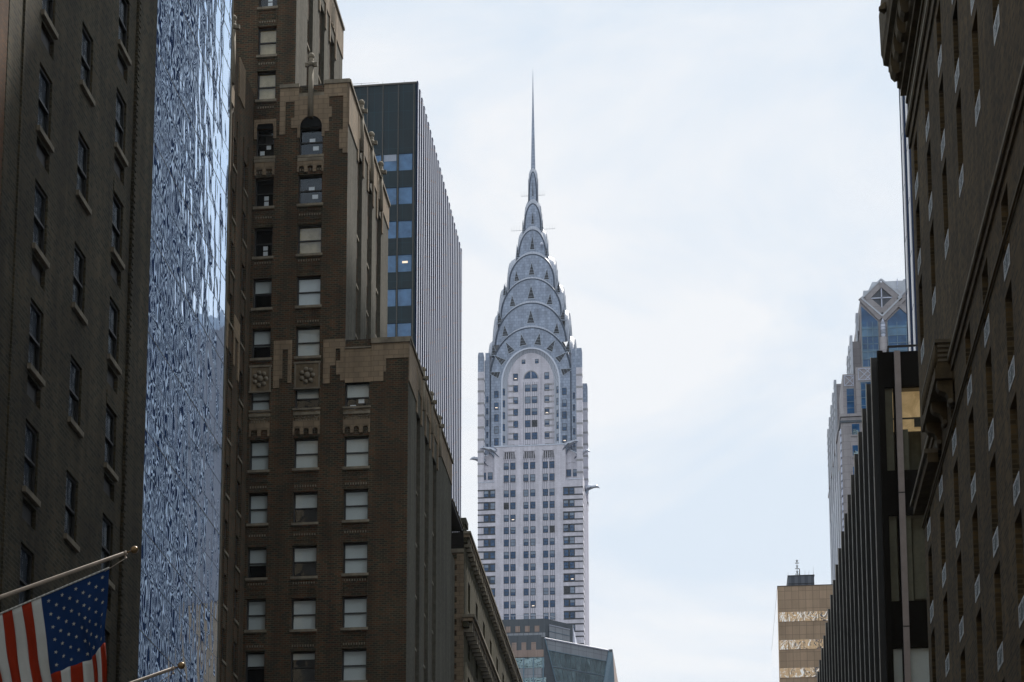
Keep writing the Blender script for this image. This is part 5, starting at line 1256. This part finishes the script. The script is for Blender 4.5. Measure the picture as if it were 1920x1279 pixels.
def flag():
    t = empty('flag', tuple(tip), 'red, white and blue flag with stars and stripes hanging from the lower left pole', 'flag')
    Y = 35.0; A = Vector((*fy(205, 1066, Y),)); B = Vector((*fy(77, 1120, Y),))
    hs = (B - A); hs = hs / 7.0                            # one stripe along the hoist
    down = Vector((*fy(97, 1265, Y),)) - B; fly_c = down.length; dn = down.normalized()
    rings = {}
    NV = 60; SUB = 6; fly = fly_c / .40 * 1.0
    def P(u, v):                                           # u in stripes from the tip end, v metres down the fly
        p = A + hs * u
        k = max(0, 1 - u / 3.2)                            # the free corner folds back
        vv = v
        x = p.x + dn.x * vv * (1 - .25 * k) + .05 * k * min(1, v / .5) * (-1 if False else -.55) - .10 * k * v
        z = p.y + dn.y * vv * (1.0 - .02 * k)
        sway = .045 * math.sin(u * 1.35 + v * 2.2) * min(1, v * 1.6) + .05 * math.sin(u * 2.9 - v * 3.4 + 1) * min(1, v) * k + .02 * math.sin(u * 5 + v * 3) * min(1, v)
        x += .018 * math.sin(v * 4.2 + u * .8) * min(1, v) + .010 * math.sin(u * 2.3) * min(1, v)
        z += .012 * math.sin(u * 1.7 + 1) * min(1, v * 2)
        return Vector((x, Y + sway - .10 * k * min(1, v), z))
    def surf(q, u0, u1, v0, v1, m, nu=SUB, nv=24, off=0):
        i0 = len(q.v); k = q.mat(m)
        for j in range(nv + 1):
            for i in range(nu + 1): q.v.append(tuple(P(u0 + (u1 - u0) * i / nu, v0 + (v1 - v0) * j / nv) + Vector((0, off, 0))))
        for j in range(nv):
            for i in range(nu):
                a = i0 + j * (nu + 1) + i; q.f.append((a, a + 1, a + nu + 2, a + nu + 1)); q.mi.append(k); q.sm.append(True)
    vc = fly_c * 1.0
    q = MB()
    for s_ in range(13):
        m = 'flag_red' if s_ % 2 == 0 else 'flag_white'
        surf(q, s_, s_ + 1, vc if s_ < 7 else 0, fly, m, 5, 30)
    q.build('striped_cloth', t).modifiers.new('thickness', 'SOLIDIFY').thickness = .002
    q = MB(); surf(q, 0, 7, 0, vc, 'flag_blue', 35, 26); k = q.mat('star')
    for i in range(1, 10):
        for j in range(1, 12):
            if (i + j) % 2: continue
            cu, cv = 7 * i / 10, vc * j / 12; r = .036
            c = P(cu, cv); eu = (P(cu + .05, cv) - c).normalized(); ev = (P(cu, cv + .02) - c).normalized()
            pts = []
            for n in range(10):
                a = math.pi * n / 5; rr = r if n % 2 == 0 else r * .4
                pts.append(c + eu * (rr * math.cos(a + math.pi)) + ev * (rr * math.sin(a)) + Vector((0, -.008, 0)))
            q.poly(pts, 'star')
    q.build('canton', t)
    q = MB(); 
    for i in range(28): q.tube(P(i * .47, 0) + Vector((0, 0, .012)), P(i * .47 + .47, 0) + Vector((0, 0, .012)), .016, .016, 'flag_white', 6)
    q.build('heading_rope', t)
flag()

# ------------------------------------------------------------------ the sunlit street behind the camera, seen only mirrored in the windows
M['cream'] = ashlar('cream limestone', (.50, .39, .26), 1.6, .8, .08, .7, .03, .8, .2)
def behind(x0, x1, ys, h, label, step):
    t = empty('stone_building', ((x0 + x1) / 2, ys - 15, 0), label, 'building')
    hs = []; x = x0 + 1.5
    while x < x1 - 2.5:
        z = 6
        while z < h - 6: hs.append((x, x + 1.6, z, z + 2.2, .3)); z += 3.8
        x += step
    q = MB(); q.wall((0, ys, 0), (1, 0, 0), (0, 1, 0), x0, x1, 0, h, hs, 'cream', back='win_grey'); q.box(x0, x1, ys - 30, ys - .31, 0, h - .1, 'cream'); q.build('wall', t)
    q = MB(); q.box(x0 - .4, x1 + .4, ys + .003, ys + .9, h - 3, h, 'cream'); q.box(x0, x1, ys + .003, ys + .4, h - 26, h - 25.2, 'cream'); q.build('cornice', t)
behind(9, 52, -95, 232, 'sunlit cream stone building mirrored in the window bands of the tan office block', 4.1)
behind(-84, -34, -80, 150, 'sunlit cream stone building mirrored in the upper windows of the stepped brick tower', 3.7)


finish_protos()
def haze():
    m = bpy.data.materials.new('thin city haze'); m.use_nodes = True; t = m.node_tree; t.nodes.clear()
    o = t.nodes.new('ShaderNodeOutputMaterial'); v = t.nodes.new('ShaderNodeVolumePrincipled'); v.inputs['Density'].default_value = HAZE; v.inputs['Color'].default_value = (.80, .88, 1, 1); v.inputs['Anisotropy'].default_value = 0.2
    t.links.new(v.outputs[0], o.inputs['Volume']); M['haze'] = m
    q = MB(); q.box(-1200, 1200, -600, 1600, -1.2, 322, 'haze'); tag(q.build('haze'), kind='stuff')
if HAZE: haze()
